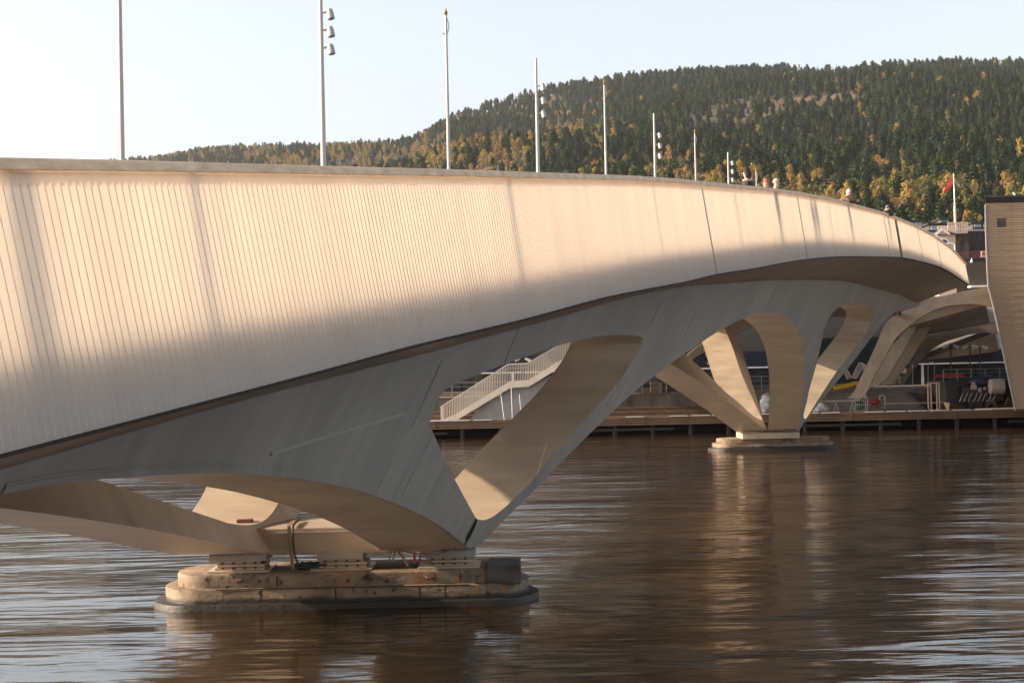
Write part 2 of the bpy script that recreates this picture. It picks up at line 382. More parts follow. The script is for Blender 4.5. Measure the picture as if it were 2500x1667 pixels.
far=MB(); nrib=0
k=0; Y=K0
while Y<BY1-1.0:
    y1=min(Y+PIT,BY1)
    n=12; g=MB(); a0=Y; a1=y1+.002
    for i in range(n+1):
        yy=a0+(a1-a0)*i/n
        for h in (0,.03,.35,.7,.955,1.0): g.v.append(pt(yy,h))
    for i in range(n):
        for j in range(5): q=i*6+j; g.f.append((q,q+1,q+7,q+6))
    pn=g.build('railing_panel',m_panel,bridge,loc=pt(Y,0),weld=False,smooth=True)
    # rail board
    ng=8; g=MB(); prof=[(-.10,0),(.13,0),(.13,-.082),(-.10,-.082)]
    for i in range(ng+1):
        yy=Y+.004+(y1-Y-.008)*i/ng
        for dl,de in prof: g.v.append(W(yy,LPc(yy)+dl,eT(yy)+de))
    for i in range(ng):
        for j in range(4): g.f.append((i*4+j,i*4+(j+1)%4,i*4+4+(j+1)%4,i*4+4+j))
    g.f.append((0,1,2,3)); g.f.append((ng*4+3,ng*4+2,ng*4+1,ng*4))
    bev(g.build('handrail_board',m_timber,bridge,loc=W(Y,LPc(Y),eT(Y)),smooth=True),.008)
    # upper pleated strip under the board
    g=MB(); yq=Y
    while yq<y1-.001:
        ye=min(yq+RP,y1); a=pt(yq,.995,.012); b=pt(ye,.995,.012); a2=pt(yq,.962,.016); b2=pt(ye,.962,.016); mq=pt((yq+ye)/2,.938,.017)
        g.add([a,b,b2,mq,a2],[(0,1,2,3,4)]); yq+=RP
    g.build('pleated_strip',m_rib,bridge,loc=pt(Y,1),kind=None)
    # ribs
    yy=Y+RP*.5
    while yy<y1:
        Tm=pt(yy,1); Bm=pt(yy,0); up=Tm-Bm; out=(pt(yy,0,1)-pt(yy,0)); out=Vector((1,-M,0)).normalized(); al=out.cross(up).normalized(); ou=up.cross(al).normalized()
        if ou.dot(out)<0: ou=-ou
        mt=Matrix((( ou.x,al.x,up.x,Bm.x),(ou.y,al.y,up.y,Bm.y),(ou.z,al.z,up.z,Bm.z),(0,0,0,1)))
        fd=max(.06,min(1,1.15-(yy-14)/16)); mt=mt@Matrix.Diagonal((fd,.5+.5*fd,1,1))
        if 10.3<yy and nrib<300:
            r=bpy.data.objects.new('rib',rib_me); COL.objects.link(r); r.parent=pn
            mm=mt.copy(); mm.translation=Bm-WL[pn.name]; r.matrix_local=mm; nrib+=1
        else:
            far.add([mt@Vector(v) for v in rv],rf)
        yy+=RP
    Y=y1; k+=1
far.build('far_ribs',m_panel,bridge,kind='stuff')
# added diffuser sheet behind the panels, softens the deck's shadow edge on them
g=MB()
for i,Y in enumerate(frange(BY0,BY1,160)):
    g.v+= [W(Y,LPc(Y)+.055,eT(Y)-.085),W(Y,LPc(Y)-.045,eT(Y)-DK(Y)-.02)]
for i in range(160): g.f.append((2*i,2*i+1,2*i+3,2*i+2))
g.build('added_diffuser',m_inner,bridge)
g=MB()
for Y in frange(BY0,BY1,160): g.v+= [W(Y,2*LC(Y)-LPc(Y),eT(Y)-.02),W(Y,2*LC(Y)-LPc(Y)+.25,eB(Y))]
for i in range(160): g.f.append((2*i,2*i+1,2*i+3,2*i+2))
g.build('opposite_railing',m_panel,bridge)
# kerb under the added diffuser (blocks the sun below deck level)
# broken panel joint: dark stained strip
g=MB(); Ys=solve(2183,537,lambda X,Y,e:M*Y-X-LPc(Y))[0]
p=[pt(Ys-.05,.97,.012),pt(Ys+.55,.97,.012),pt(Ys+.55,0,.012),pt(Ys-.05,0,.012)]
q=[pt(Ys-.05,.97,.05),pt(Ys+.55,.97,.05),pt(Ys+.55,0,.05),pt(Ys-.05,0,.05)]
g.add(p+q,[(0,1,2,3),(7,6,5,4),(0,4,5,1),(1,5,6,2),(2,6,7,3),(3,7,4,0)])
m_ochre=mat('mossy_cover_strip',(.10,.08,.03),.8); noisy(m_ochre,(.04,.035,.025),(.26,.22,.04),1.5,(1,1,.7),lo=.45,hi=.6)
g.build('cover_strip',m_ochre,bridge,label='dark mossy cover strip over a railing joint')
g=MB()
for x in (1712,1945,2156,2240,2287):
    Ys=solve(x,460 if x<1800 else 475 if x<2000 else 525 if x<2200 else 590,lambda X,Y,e:M*Y-X-LPc(Y))[0]
    for h in range(6):
        g.bar(pt(Ys,.97-h*.16,.006),pt(Ys,.97-(h+1)*.16,.006),.05,.02,up=(1,-M,0))
g.build('joint_cover',mat('grey_joint',(.33,.30,.28),.6),bridge)

# ---- support frames (two leaning perforated walls, thick boxes)
arch_px=[(0,1206),(143,1180),(327,1163),(482,1155),(597,1156),(746,1172),(861,1195),(976,1235),(1062,1278),(1142,1338)]
leg1_px=[(1171,1330),(1234,1266),(1350,1149),(1439,1059),(1543,961),(1600,916),(1650,878),(1758,806),(1814,778),(1841,768),(1868,764),(1895,765),(1916,772),(1938,791),(1951,815),(1959,845),(1962,882),(1962,928),(1959,968),(1955,1008),(1948,1052)]
leg2_px=[(1951.5,1052),(1964,1029),(2029,949),(2096,866),(2150,794),(2176,768),(2203,758),(2222,754),(2245,747)]
hole1_a=[(1049,1036),(1054,1015),(1078,961),(1124,932),(1232,889),(1331,854),(1418,829),(1480,818),(1530,817),(1559,820),(1570,825)]
hole1_b=[(1567,839),(1547,878),(1489,957),(1364,1094),(1302,1169),(1240,1231),(1207,1258),(1186,1268),(1170,1268),(1161,1263)]
hole1_c=[(1091,1135)]
hole3=[(1964,1021),(1962,1012),(1971,976),(1975,954),(1994,887),(2012,807),(2023,778),(2042,754),(2069,743),(2095,740),(2117,745),(2133,758),(2134,770),(2125,794),(2095,839),(2039,912),(2002,968),(1975,1011),(1969,1020),(1966.5,1022)]
U=lambda l,k=5: spl([S(*p) for p in l],k)
top_edge=[(Y,eS(Y)+.12) for Y in frange(3.2,119.8,70)]
outline=top_edge+list(reversed(U(leg2_px)))+list(reversed(U(leg1_px)))+list(reversed(U(arch_px)))+[(9,-1.62),(3.2,-2.6)]
h1=U(hole1_a)+U(hole1_b)+[S(*p) for p in hole1_c]
h3=U(hole3,3)
WALLT=1.75
def place(Y,e,w,side):
    L=SL(Y,e)+w
    # the two walls never cross the centre line
    if L>LC(Y)-.02: L=LC(Y)-.02
    if side: L=2*LC(Y)-L
    return W(Y,L,e)
def dens(loop,step=1.2):
    out=[]
    for i,a in enumerate(loop):
        b=loop[(i+1)%len(loop)]; n=max(1,int(math.hypot(b[0]-a[0],b[1]-a[1])/step))
        for k in range(n): out.append((a[0]+(b[0]-a[0])*k/n,a[1]+(b[1]-a[1])*k/n))
    return out
loops=[dens(outline),dens(h1),dens(h3)]
flat=[p for l in loops for p in l]
b2=bmesh.new(); bv=[b2.verts.new((p[0],p[1],0)) for p in flat]
for t_ in tessellate_polygon([[Vector((p[0],p[1],0)) for p in l] for l in loops]):
    try: b2.faces.new([bv[q] for q in t_])
    except ValueError: pass
for Yc in [8+3*q for q in range(38)]:
    bmesh.ops.bisect_plane(b2,geom=b2.verts[:]+b2.edges[:]+b2.faces[:],plane_co=(Yc,0,0),plane_no=(1,0,0))
for ec in (-2.5,-1.25,0,1.25,2.5,3.75):
    bmesh.ops.bisect_plane(b2,geom=b2.verts[:]+b2.edges[:]+b2.faces[:],plane_co=(0,ec,0),plane_no=(0,1,0))
b2.verts.ensure_lookup_table(); b2.verts.index_update()
WP=[(v.co.x,v.co.y) for v in b2.verts]; WF=[tuple(v.index for v in f.verts) for f in b2.faces]
WE=[tuple(v.index for v in e.verts) for e in b2.edges if len(e.link_faces)==1]; b2.free(); nW=len(WP)
for side in (0,1):
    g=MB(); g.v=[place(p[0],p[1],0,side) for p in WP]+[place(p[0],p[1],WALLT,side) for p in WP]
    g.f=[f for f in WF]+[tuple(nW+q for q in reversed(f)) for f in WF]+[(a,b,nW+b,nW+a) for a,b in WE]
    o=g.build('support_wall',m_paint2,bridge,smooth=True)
    o.data.materials.append(m_paint)       # one paint: outer face coloured for shade, linings and inner face for warm bounce
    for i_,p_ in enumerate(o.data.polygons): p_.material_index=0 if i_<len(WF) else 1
    o['label']='leaning cream support wall with arched openings, outer face tinted shade grey, camera side' if side==0 else 'leaning support wall on the far side, its inner face tinted with warm bounce light'
# flange along the near arch edge, on both walls
for side in (0,1):
    pts=U(arch_px); g=MB()
    for off_,th,ht in ((0.0,.03,.07),(.055,.016,.05)):
        for a,b in zip(pts,pts[1:]):
            vs=[]
            for (Y,e) in (a,b):
                for dw,de in ((-th,off_),(-th,off_+ht),(.02,off_+ht),(.02,off_)): vs.append(place(Y,e+de,dw,side))
            g.add(vs,[(0,1,2,3),(7,6,5,4),(0,4,5,1),(1,5,6,2),(2,6,7,3),(3,7,4,0)])
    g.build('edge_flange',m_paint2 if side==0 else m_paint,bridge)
# weld seams on the camera-side wall
def seam(pxs,w=.018,name='weld_seam',th=.012):
    pts=[S(*p) for p in pxs]; g=MB()
    for a,b in zip(pts,pts[1:]):
        n=max(1,int(math.dist(a,b)/1.0))
        for k in range(n):
            p=(a[0]+(b[0]-a[0])*k/n,a[1]+(b[1]-a[1])*k/n); q=(a[0]+(b[0]-a[0])*(k+1)/n,a[1]+(b[1]-a[1])*(k+1)/n)
            g.bar(place(p[0],p[1],-th/2,0),place(q[0],q[1],-th/2,0),w,th,up=Vector((1,-.28,-.55)))
    g.build(name,m_seam,bridge)
seam([(660,1107),(760,1075),(870,1042),(984,1009)],.05,'stiffener_seam',.03)
seam([(1268,800),(1243,855),(1232,888)]); seam([(1053,1066),(1010,1150),(972,1228)]); seam([(1140,1222),(1100,1296)])
seam([(1078,880),(1030,990),(1000,1050)]); seam([(1010,905),(1190,820)],.012); seam([(955,1130),(915,1208)])
seam([(1700,760),(1650,862)]); seam([(1530,900),(1470,1012)]); seam([(1335,1080),(1300,1192)]); seam([(1610,740),(1590,790)])
# crossbeam at the first pier
def W3(X,Y,e): return Vector((X,Y,HC+e))
g=MB(); prof=[(33.75,-3.58),(33.62,-3.02),(35.3,-2.96),(35.3,-3.58)]
XL=at(655,1350,33.8).x; XR=-1.55
g.prism(prof,lambda p:W3(XL-.45,p[0],p[1]),lambda p:W3(XR,p[0],p[1]))
bev(g.build('crossbeam',m_paint,bridge),.03)
g=MB(); 
for zz in (-3.12,-3.50): g.box(XL,XR,33.60 if zz>-3.3 else 33.715,33.66 if zz>-3.3 else 33.76,HC+zz,HC+zz+.014)
g.build('crossbeam_seam',m_seam,bridge)
# plinth of the second pier
pl0=at(1811,1062,94.6); pl1=at(1951,1060,94.6)
g=MB(); g.box(pl0.x,pl1.x,94.4,97.0,HC-3.93,HC-3.58); bev(g.build('base_plinth',m_paint,bridge),.03)
# bearings
PT=-3.91
def bearing(cx,cy,w,dp,extra):
    b0=MB(); b0.box(cx-w*.62,cx+w*.62,cy-dp*.75,cy+dp*.75,HC+PT,HC+PT+.035)
    root=b0.build('bearing',m_paint,bridge,loc=(cx,cy,HC+PT))
    bev(root,.006)
    z=HC+PT+.035
    def lay(name,m,sx,sy,h,dx=0):
        nonlocal z
        g=MB(); g.box(cx+dx-w*sx/2,cx+dx+w*sx/2,cy-dp*sy/2,cy+dp*sy/2,z,z+h); bev(g.build(name,m,root),.005); z+=h
    lay('bearing_plate',m_paint,1,1,.045); lay('bearing_pad',m_edge,.9,.9,.014); lay('bearing_plate',m_paint,.96,.98,.06,.03)
    lay('bearing_pad',m_black,.8,.85,.012); lay('bearing_plate',m_paint,.9,1.0,.05,-.02); lay('bearing_head',m_paint2,1.02*extra,1.15,max(.02,HC-3.56-z),-.03)
    for i in range(4):
        for zz in (.06,.165):
            g=MB(); x=cx-w*.36+i*w*.22; g.box(x,x+.05,cy-dp*.5-.012,cy-dp*.5,HC+PT+zz,HC+PT+zz+.03); g.build('bolt_pocket',m_black,root)
for xx,ex in ((590,1.15),(838,.9),(1098,1.1)):
    c=at(xx,1375,34.1); bearing(c.x,34.2,1.02,.8,ex)

# ---- piers
def stadium(x0,x1,yc,hw,n=24):
    r=hw; pts=[]
    for i in range(n+1):
        a=math.pi/2+math.pi*i/n; pts.append((x0+r*.72+r*.72*math.cos(a),yc+r*math.sin(a)))
    for i in range(n+1):
        a=-math.pi/2+math.pi*i/n; pts.append((x1-r*.72+r*.72*math.cos(a),yc+r*math.sin(a)))
    return pts
def pier(xa,xb,yc,label):
    root=empty('concrete_pier',((xa+xb)/2,yc,0),label,'bridge pier','old concrete piers in the river')
    tiers=[('foundation_ledge',0,0,1.42,-1.2,.13),('middle_tier',.24,.2,1.28,.13,.42),('top_tier',.50,.42,1.12,.42,HC+PT)]
    for nm,a,b,hw,z0,z1 in tiers:
        st=stadium(xa+a,xb-b,yc,hw); g=MB()
        rings=[(z0,0),(z1-.05,0),(z1-.015,.012),(z1,.05)]
        n=len(st); cx=(xa+xb)/2
        for z,ins in rings:
            for (x,y) in st:
                jx=.012*noise.noise(Vector((x*2,y*2,z*3))) ; g.v.append(Vector((x+(cx-x)/abs(cx-x+1e-6)*ins+jx, y+(yc-y)*ins/hw+jx*1.5, z)))
        for r in range(3):
            for i in range(n): q=(i+1)%n; g.f.append((r*n+i,r*n+q,(r+1)*n+q,(r+1)*n+i))
        g.f.append(tuple(3*n+i for i in range(n)))
        g.build(nm,m_conc,root,smooth=True)
    # construction joints and fittings
    g=MB()
    for i,x in enumerate((xa+2.4,xa+3.9,xa+5.6,xb-1.9)):
        g.box(x-.012,x+.012,yc-1.292,yc-1.26,.14,.39); 
        if i!=1: g.box(x+.3-.008,x+.3+.008,yc-1.132,yc-1.10,.44,HC+PT-.04)
    g.box(xa+1.5,xb-1.4,yc-1.30,yc-1.272,.405,.423)
    g.build('shadow_joint',m_edge,root)
    for x in (xa+1.9,xb-2.2):
        g=MB(); g.tube([(x-.1,yc-1.12,.58),(x-.08,yc-1.17,.56),(x,yc-1.19,.55),(x+.08,yc-1.17,.56),(x+.1,yc-1.12,.58)],.02,6)
        g.build('mooring_ring',mat('rusty_iron',(.12,.04,.03),.8) if 'rusty_iron' not in bpy.data.materials else bpy.data.materials['rusty_iron'],root)
    return root
p1a=at(381,1472,34.4).x; p1b=at(1316,1445,34.4).x
pr=pier(p1a,p1b,34.4,'larger nearer stepped concrete pier with rust stains under the crossbeam')
p2a=at(1728,1102,96.2).x; p2b=at(2040,1094,96.2).x
pr2=pier(p2a,p2b,96.0,'smaller distant stepped concrete pier at the foot of the flared legs')
# dark stone block on the right end of the first pier, red ladder iron
bx0=at(1190,1385,33.6).x; bx1=at(1272,1385,33.6).x
g=MB(); g.box(bx0,bx1,33.22,34.9,HC+PT-.30,HC+PT+.06); bev(g.build('capping_block',m_block,pr),.035,3)


# ---- lashings
g=MB(); x=at(716,1300,33.6).x
for dx,r in ((0,.022),):
    g.tube(spl([(x+dx,34.6,HC-2.93),(x,33.9,HC-2.95),(x,33.58,HC-3.0),(x-.01,33.62,HC-3.3),(x+.02,33.68,HC-3.62),(x+.1,33.7,HC-3.8)],5),r,8)
o=g.build('mooring_rope',m_green,loc=(x,33.6,HC-3.0),smooth=True); tag(o,'dark green rope hanging over the crossbeam front','rope')
g=MB()
for dx in (-.08,):
    g.bar((x+dx,33.56,HC-2.97),(x+dx+.02,33.60,HC-3.4),.07,.012,up=(0,1,0)); g.bar((x+dx+.02,33.60,HC-3.4),(x+dx+.06,33.55,HC-3.84),.07,.012,up=(0,1,0)); g.bar((x+dx,34.4,HC-2.93),(x+dx,33.56,HC-2.95),.07,.012)
o=g.build('lashing_strap',m_strap,loc=(x,33.6,HC-3.0)); tag(o,'tan lashing strap hanging beside the green rope','strap','tan straps on the near pier')
random.seed(3); g=MB(); c=at(775,1370,34.0)
for k in range(26):
    a=random.uniform(0,6.28); r=random.uniform(.1,.42); z=HC+PT+.02+random.uniform(0,.14)*(1-r)
    pts=[(c.x+math.cos(a+t)*r*1.25+random.uniform(-.04,.04),34.0+math.sin(a+t)*r*.5,z+.03*math.sin(3*t+k)) for t in (0,.7,1.4,2.1,2.8,3.5,4.2)]
    g.tube(spl(pts,3),.02,6)
o=g.build('rope_heap',m_green,loc=(c.x,34.0,HC+PT),smooth=True); tag(o,'heap of dark green rope lying on the pier top between two bearings','rope heap')
def ribbon(pxs,Y,w,m,label,cat,group=None,name='lashing_strap'):
    pts=[at(a,b,Y+i*0.0) for i,(a,b) in enumerate(pxs)]; pts=[Vector(p) for p in spl([tuple(p) for p in pts],4)]
    g=MB()
    for a,b in zip(pts,pts[1:]): g.bar(a,b,w,.012,up=(0,1,0))
    o=g.build(name,m,loc=pts[0]); tag(o,label,cat,group); return o
ribbon([(965,1332),(955,1345),(951,1362),(957,1368),(964,1350),(960,1336)],33.35,.035,m_strap,'looped strap end hanging from the lower arch edge left of the right bearing','strap')
ribbon([(972,1345),(985,1362),(996,1382)],33.5,.05,m_strap,'short tan strap slanting down to the pier top','strap')
ribbon([(1012,1352),(1012,1364),(1016,1372)],33.5,.05,m_red,'short red strap end beside the right bearing','strap')
ribbon([(1024,1355),(1028,1368),(1042,1372),(1056,1370)],33.45,.045,m_strap,'green tan strap curling into the right bearing','strap')
ribbon([(966,1338),(1000,1348),(1050,1352),(1090,1346),(1118,1332),(1138,1305)],33.15,.03,m_strap,'long slack strap sagging under the arch foot','strap')
ribbon([(1162,1266),(1156,1285),(1146,1305),(1132,1328)],32.75,.07,m_black,'black torn rubber strip in the crotch of the leaning wall','strip',name='rubber_strip')
c0=at(598,1276,34.0)
g=MB(); g.box(c0.x-.16,c0.x+.16,33.9,34.1,HC-2.97,HC-2.85); o=g.build('rusty_box',bpy.data.materials['rusty_iron'],loc=(c0.x,34,HC-2.96)); bev(o,.01); tag(o,'small rusty red box standing on the crossbeam','box')

# ================================================================== POLES
def lamp_head(root,x,y,z,s=1):
    g=MB(); g.bar((x+.05,y,z+.04),(x+.18,y,z+.06),.03,.04); br=g.build('bracket',m_pole,root)
    g=MB(); g.tube([(x+.20,y-.02,z+.11),(x+.215,y-.03,z+.04),(x+.24,y-.05,z-.11)],[.062,.078,.085],14); hd=g.build('lamp_head',m_lamp,root,smooth=True)
    g=MB(); g.tube([(x+.241,y-.05,z-.113),(x+.243,y-.051,z-.122)],[.072,.072],14); g.build('lens',m_lens,hd)
pole_px=[(298,390),(790,400),(1096,412),(1314,422),(1480,427),(1600,432),(1699,440),(1779,450),(1847,458)]
ptop=[None,None,28,142,200,277,320,372,413]
lab=['tall bare pole nearest the camera at the left, its top out of frame','second pole from the left, carrying three lamp heads against the open sky','flagpole with golden knob standing wholly in open sky','lamp pole with three heads just where the hill ridge climbs','flagpole with golden knob in front of the dark hill, second of its kind','lamp pole with three heads, third of its kind, in front of the hill','thin flagpole between two lamp poles, third with a golden knob','short looking distant lamp pole left of the dark haired head','last and smallest pole, with knob, right of the dark haired head']
for n,(x,y) in enumerate(pole_px):
    Y=29.12+8*n; b=at(x,y,Y); zb=HC+eT(Y)-DK(Y)+.21
    lampk=(n%2==1)
    if ptop[n] is None: zt=HC+(10.1 if lampk else 9.9)+0.0; zt=zb+(6.95 if lampk else 6.9)
    else: zt=at(x,ptop[n],Y).z
    root=empty('lamp_pole' if lampk else 'flagpole',(b.x,Y,zb),lab[n],'lamp post' if lampk else 'flagpole','lamp poles along the bridge' if lampk else 'flagpoles along the bridge')
    g=MB(); r=.062 if lampk else .05
    g.tube([(b.x,Y,zb),(b.x,Y,zb+2),(b.x,Y,zt-(0 if lampk else .12))],[r*1.15,r,r*.62],14); g.build('shaft',m_pole,root,smooth=True)
    g=MB(); g.tube([(b.x,Y,zb-.02),(b.x,Y,zb+.04)],.14,14); g.build('base_plate',m_pole,root)
    if lampk:
        sp_=(at(790,80,37.12).z-at(790,122,37.12).z)
        z3=zb+ (at(790,122,37.12).z-(HC+eT(37.12)-DK(37.12)+.21)) if n<5 else zt-1.55
        if n==3: z3=at(1314,280,Y).z
        if n==5: z3=at(1600,382,Y).z
        if n==7: z3=at(1779,440,Y).z
        for k in range(3): lamp_head(root,b.x,Y,z3+k*(.40 if n==1 else .44))
    else:
        g=MB(); g.sphere((b.x,Y,zt-.03),.055,10,8,(1,1,.8)); g.tube([(b.x,Y,zt-.14),(b.x,Y,zt-.08)],[.02,.055],8); g.tube([(b.x,Y,zt+.01),(b.x,Y,zt+.10)],[.03,.006],8)
        g.build('knob',m_gold,root,smooth=True)
        g=MB(); g.tube(spl([(b.x+.03,Y,zt-.2),(b.x+.08,Y,zt-.42),(b.x+.03,Y,zt-.62),(b.x-.02,Y,zt-.7)],4),.016,6); g.bar((b.x-.10,Y,zt-.63),(b.x+.03,Y,zt-.60),.025,.03); g.build('halyard_arm',m_pole,root)

for k,Y in enumerate((21.12,13.12)):
    zb=HC+eT(Y)-DK(Y)+.21; X=M*Y-16.2; r=empty('lamp_pole' if k==0 else 'flagpole',(X,Y,zb),('lamp pole' if k==0 else 'flagpole')+' standing on the bridge deck just outside the left edge of the view','lamp post' if k==0 else 'flagpole')
    g=MB(); g.tube([(X,Y,zb),(X,Y,zb+6.9)],[.10,.06],14); g.build('shaft',m_pole,r,smooth=True)
Y=11.15; X=M*Y-8.7; zb=HC+eT(Y)-DK(Y)+.2
g=MB(); g.tube([(X,Y,zb),(X,Y,zb+2.0)],[.16,.15],14); o=g.build('added_shadow_post',m_block,loc=(X,Y,zb),smooth=True); tag(o,'dark round post added out of view on the deck for its shadow on the railing at the near end','post')  # added outside the view, only there to cast a dark streak on the railing

# ================================================================== FAR BANK
QY=122.0                                   # waterfront line
zD=HC-3.27; zP=HC-1.70                     # low timber dock, promenade
def ap(x,y,Y): return at(x,y,Y)
m_dock=mat('weathered_dock_timber',(.2,.12,.07),.75); noisy(m_dock,(.06,.032,.017),(.15,.09,.05),1.4,(.3,4,6),detail=7,bump=.4)
m_docktop=mat('dock_deck_boards',(.3,.2,.12),.6); noisy(m_docktop,(.12,.07,.04),(.27,.18,.11),1.2,(.4,3,3),detail=6)
m_step=mat('pale_step_stone',(.33,.29,.25),.8); noisy(m_step,(.10,.085,.07),(.24,.195,.155),1.1,(.4,2,2),bump=.2)
m_wall=mat('stained_quay_wall',(.16,.14,.12),.9); noisy(m_wall,(.07,.06,.05),(.21,.18,.155),.7,(1,1,.25),detail=8,bump=.3)
m_cream=mat('cream_rendered_steel',(.62,.54,.45),.55); noisy(m_cream,(.52,.45,.37),(.66,.58,.49),.8,detail=5)
m_arch=mat('landing_arch_paint',(.4,.32,.25),.6); noisy(m_arch,(.22,.175,.13),(.33,.265,.20),.6,detail=6)
m_dim=mat('dull_white',(.34,.33,.32),.6)
m_greyw=mat('grey_render',(.30,.29,.28),.8); noisy(m_greyw,(.24,.235,.23),(.34,.33,.315),.5)
m_glass=mat('dark_glass',(.02,.03,.04),.06,spec=.8)
m_navy=mat('navy_fascia',(.008,.012,.03),.5)
m_teal=mat('dark_teal_glass',(.003,.012,.012),.35)
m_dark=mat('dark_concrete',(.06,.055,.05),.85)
XA,XB=-60.0,110.0
# promenade: wall and paving; cut where the steps rise (steps in front of it)
xs0=ap(1985,1000,QY+2).x; xs1=ap(2268,1000,QY+2).x
g=MB(); g.box(XA,xs0,QY+8,QY+9,-1,zP); o=g.build('quay_wall',m_wall,loc=(0,QY+8,zP)); tag(o,'dark stained concrete quay wall between timber dock and railing','wall')
g=MB(); g.box(XA,XB,QY+9.002,QY+110,-.5,zP-.004); o=g.build('promenade',m_step,loc=(0,QY+9,zP)); tag(o,kind='structure')
g=MB(); g.box(XA,xs0,QY+7.9,QY+9.1,zP,zP+.09); o=g.build('wall_coping',m_step,loc=(0,QY+8,zP)); tag(o,'pale coping along the top of the quay wall under the railing','coping')
# dock with plank fascia, deck planks, piles
dock=empty('timber_dock',(20,QY,zD),'long low timber dock along the far bank with dark piles beneath','dock')
g=MB(); g.box(XA,XB,QY+.12,QY+9.5,zD-.25,zD-.05); g.build('dock_frame',m_dark,dock)
for j in range(6):
    g=MB(); g.box(XA,XB,QY+.1+j*.33,QY+.40+j*.33,zD-.05,zD-.01 if j%2 else zD); g.build('deck_plank',m_docktop,dock,loc=(0,QY+.1+j*.33,zD))
g=MB(); g.box(XA,XB,QY+2.1,QY+9.4,zD-.05,zD-.005); g.build('deck_planks',m_docktop,dock,kind='stuff',loc=(0,QY+5,zD))
for j,(z0,z1) in enumerate(((.04,.22),(.25,.42),(.45,.60))):
    for k in range(22):
        xa=XA+k*7.75; g=MB(); g.box(xa+.02,xa+7.73,QY-.02*j,QY+.1,zD-z1,zD-z0); g.build('fascia_plank',m_dock,dock,loc=(xa,QY,zD-z1))
random.seed(5)
for k in range(60):
    x=XA+2+k*2.85
    g=MB(); g.tube([(x,QY+.9,-1.2),(x,QY+.9,zD-.25)],.16,8); g.build('pile',m_dark,dock,loc=(x,QY+.9,-1))
g=MB(); g.box(XA,XB,QY+4,QY+4.3,-1,zD-.25); g.build('dock_back_wall',m_edge,dock)
g=MB()
for k in range(9):
    x=XA+12+k*17; g.box(x,x+9,QY+.65,QY+.8,zD-1.02,zD-.85)
g.build('waling_beam',m_dark,dock,kind='stuff')
g=MB()
for k in range(26):
    x=ap(1050,1029,QY).x+k*1.62
    if random.random()<.8: g=MB(); g.box(x,x+1.35,QY-.03,QY+.10,zD+.002,zD+.05); g.build('edge_batten',m_white,dock,loc=(x,QY,zD))
pass
# stepped timber seating behind the dock, left of the steps
bs=empty('timber_bench_steps',(12,QY+5,zD),'two brown timber seating ledges on the dock below the quay wall','bench')
for j in range(2):
    for k in range(16):
        xa=-7+ k*1.95
        if xa+1.9<xs0: 
            g=MB(); g.box(xa,xa+1.93,QY+4.5+j*1.6,QY+6.1+j*1.6,zD,zD+.28*(j+1)); g.build('bench_block',m_dock,bs,loc=(xa,QY+4.5+j*1.6,zD))
# broad stone steps
stp=empty('stone_steps',((xs0+xs1)/2,QY+2.5,zD),'broad pale stone seating steps climbing from dock to promenade','steps')
for j in range(8):
    g=MB(); z1=zD+(zP-zD)*(j+1)/8; y0=QY+3.2+j*.85
    g.box(xs0,xs1,y0,QY+10.3,zD-.02 if j==0 else zD+(zP-zD)*j/8+.002,z1); g.build('step',m_step,stp,loc=((xs0+xs1)/2,y0,z1))
    g=MB(); g.box(xs0,xs1,y0-.012,y0-.001,z1-.05,z1-.002); 
# railing on the promenade (left part)
def railing(xa,xb,Y,z,label,n,name='promenade_railing',h=1.15,grp=None,m=m_galv):
    r=empty(name,((xa+xb)/2,Y,z),label,'railing',grp)
    for k in range(n+1):
        x=xa+(xb-xa)*k/n; g=MB(); g.bar((x,Y,z),(x,Y,z+h),.06,.06); g.build('post',m,r,loc=(x,Y,z))
    g=MB(); g.bar((xa,Y,z+h),(xb,Y,z+h),.06,.05); g.build('top_rail',m,r)
    g=MB()
    for q in (.35,.7): g.bar((xa,Y,z+h*q),(xb,Y,z+h*q),.025,.025)
    g.build('wire',m,r); return r
railing(-20,xs0-1,QY+8.3,zP+.09,'grey metal railing with thin wires along the quay wall top',22)
for k in range(5):
    g=MB(); xa=-8+k*7.4; g.box(xa,xa+6.9,QY+10,QY+10.6,zP+.12,zP+.5); o=g.build('long_bench',m_step,loc=(xa+3,QY+10,zP)); tag(o,'long pale low block bench behind the quay railing, '+('leftmost of five','second from left of five','middle of five','fourth from left of five','rightmost of five')[k],'bench','low block benches on the promenade')
# station building behind
SY=160.0
st=empty('station_building',(20,SY,zP),'long dark glazed station building with navy fascia behind the promenade','building')
g=MB(); g.box(-40,90,SY+.3,SY+14,zP,zP+8.6); g.build('wall',m_dark,st)
zb0=ap(1740,897,SY).z; zb1=ap(1740,860,SY).z
g=MB(); g.box(-40,90,SY-.25,SY+.2,zb0,zb1); g.build('fascia',m_navy,st)
g=MB(); g.box(-40,90,SY-.32,SY-.26,zb0-.14,zb0-.02); g.build('white_line',m_white,st)
for k in range(52):
    xa=-40+k*2.5
    g=MB(); g.box(xa+.06,xa+2.44,SY+.05,SY+.1,zP+.1,zb0-.2); g.build('window',m_glass if k%3 else m_teal,st,loc=(xa,SY,zP))
    if k%4==0: g=MB(); g.box(xa-.12,xa+.12,SY-.1,SY+.04,zP,zb0); g.build('column',m_white,st,loc=(xa,SY,zP))
fc=bpy.data.curves.new('sign_text','FONT'); fc.body='Drammen'; fc.size=.30; fc.extrude=.02; fc.align_x='CENTER'; fc.align_y='CENTER'; fc.materials.append(m_white)
so=bpy.data.objects.new('sign_lettering_curve',fc); fme=bpy.data.meshes.new_from_object(so); so=bpy.data.objects.new('sign_lettering',fme); tp=ap(1742,886,SY-.3); link(so,st,tp); so.rotation_euler=(math.pi/2,0,0)
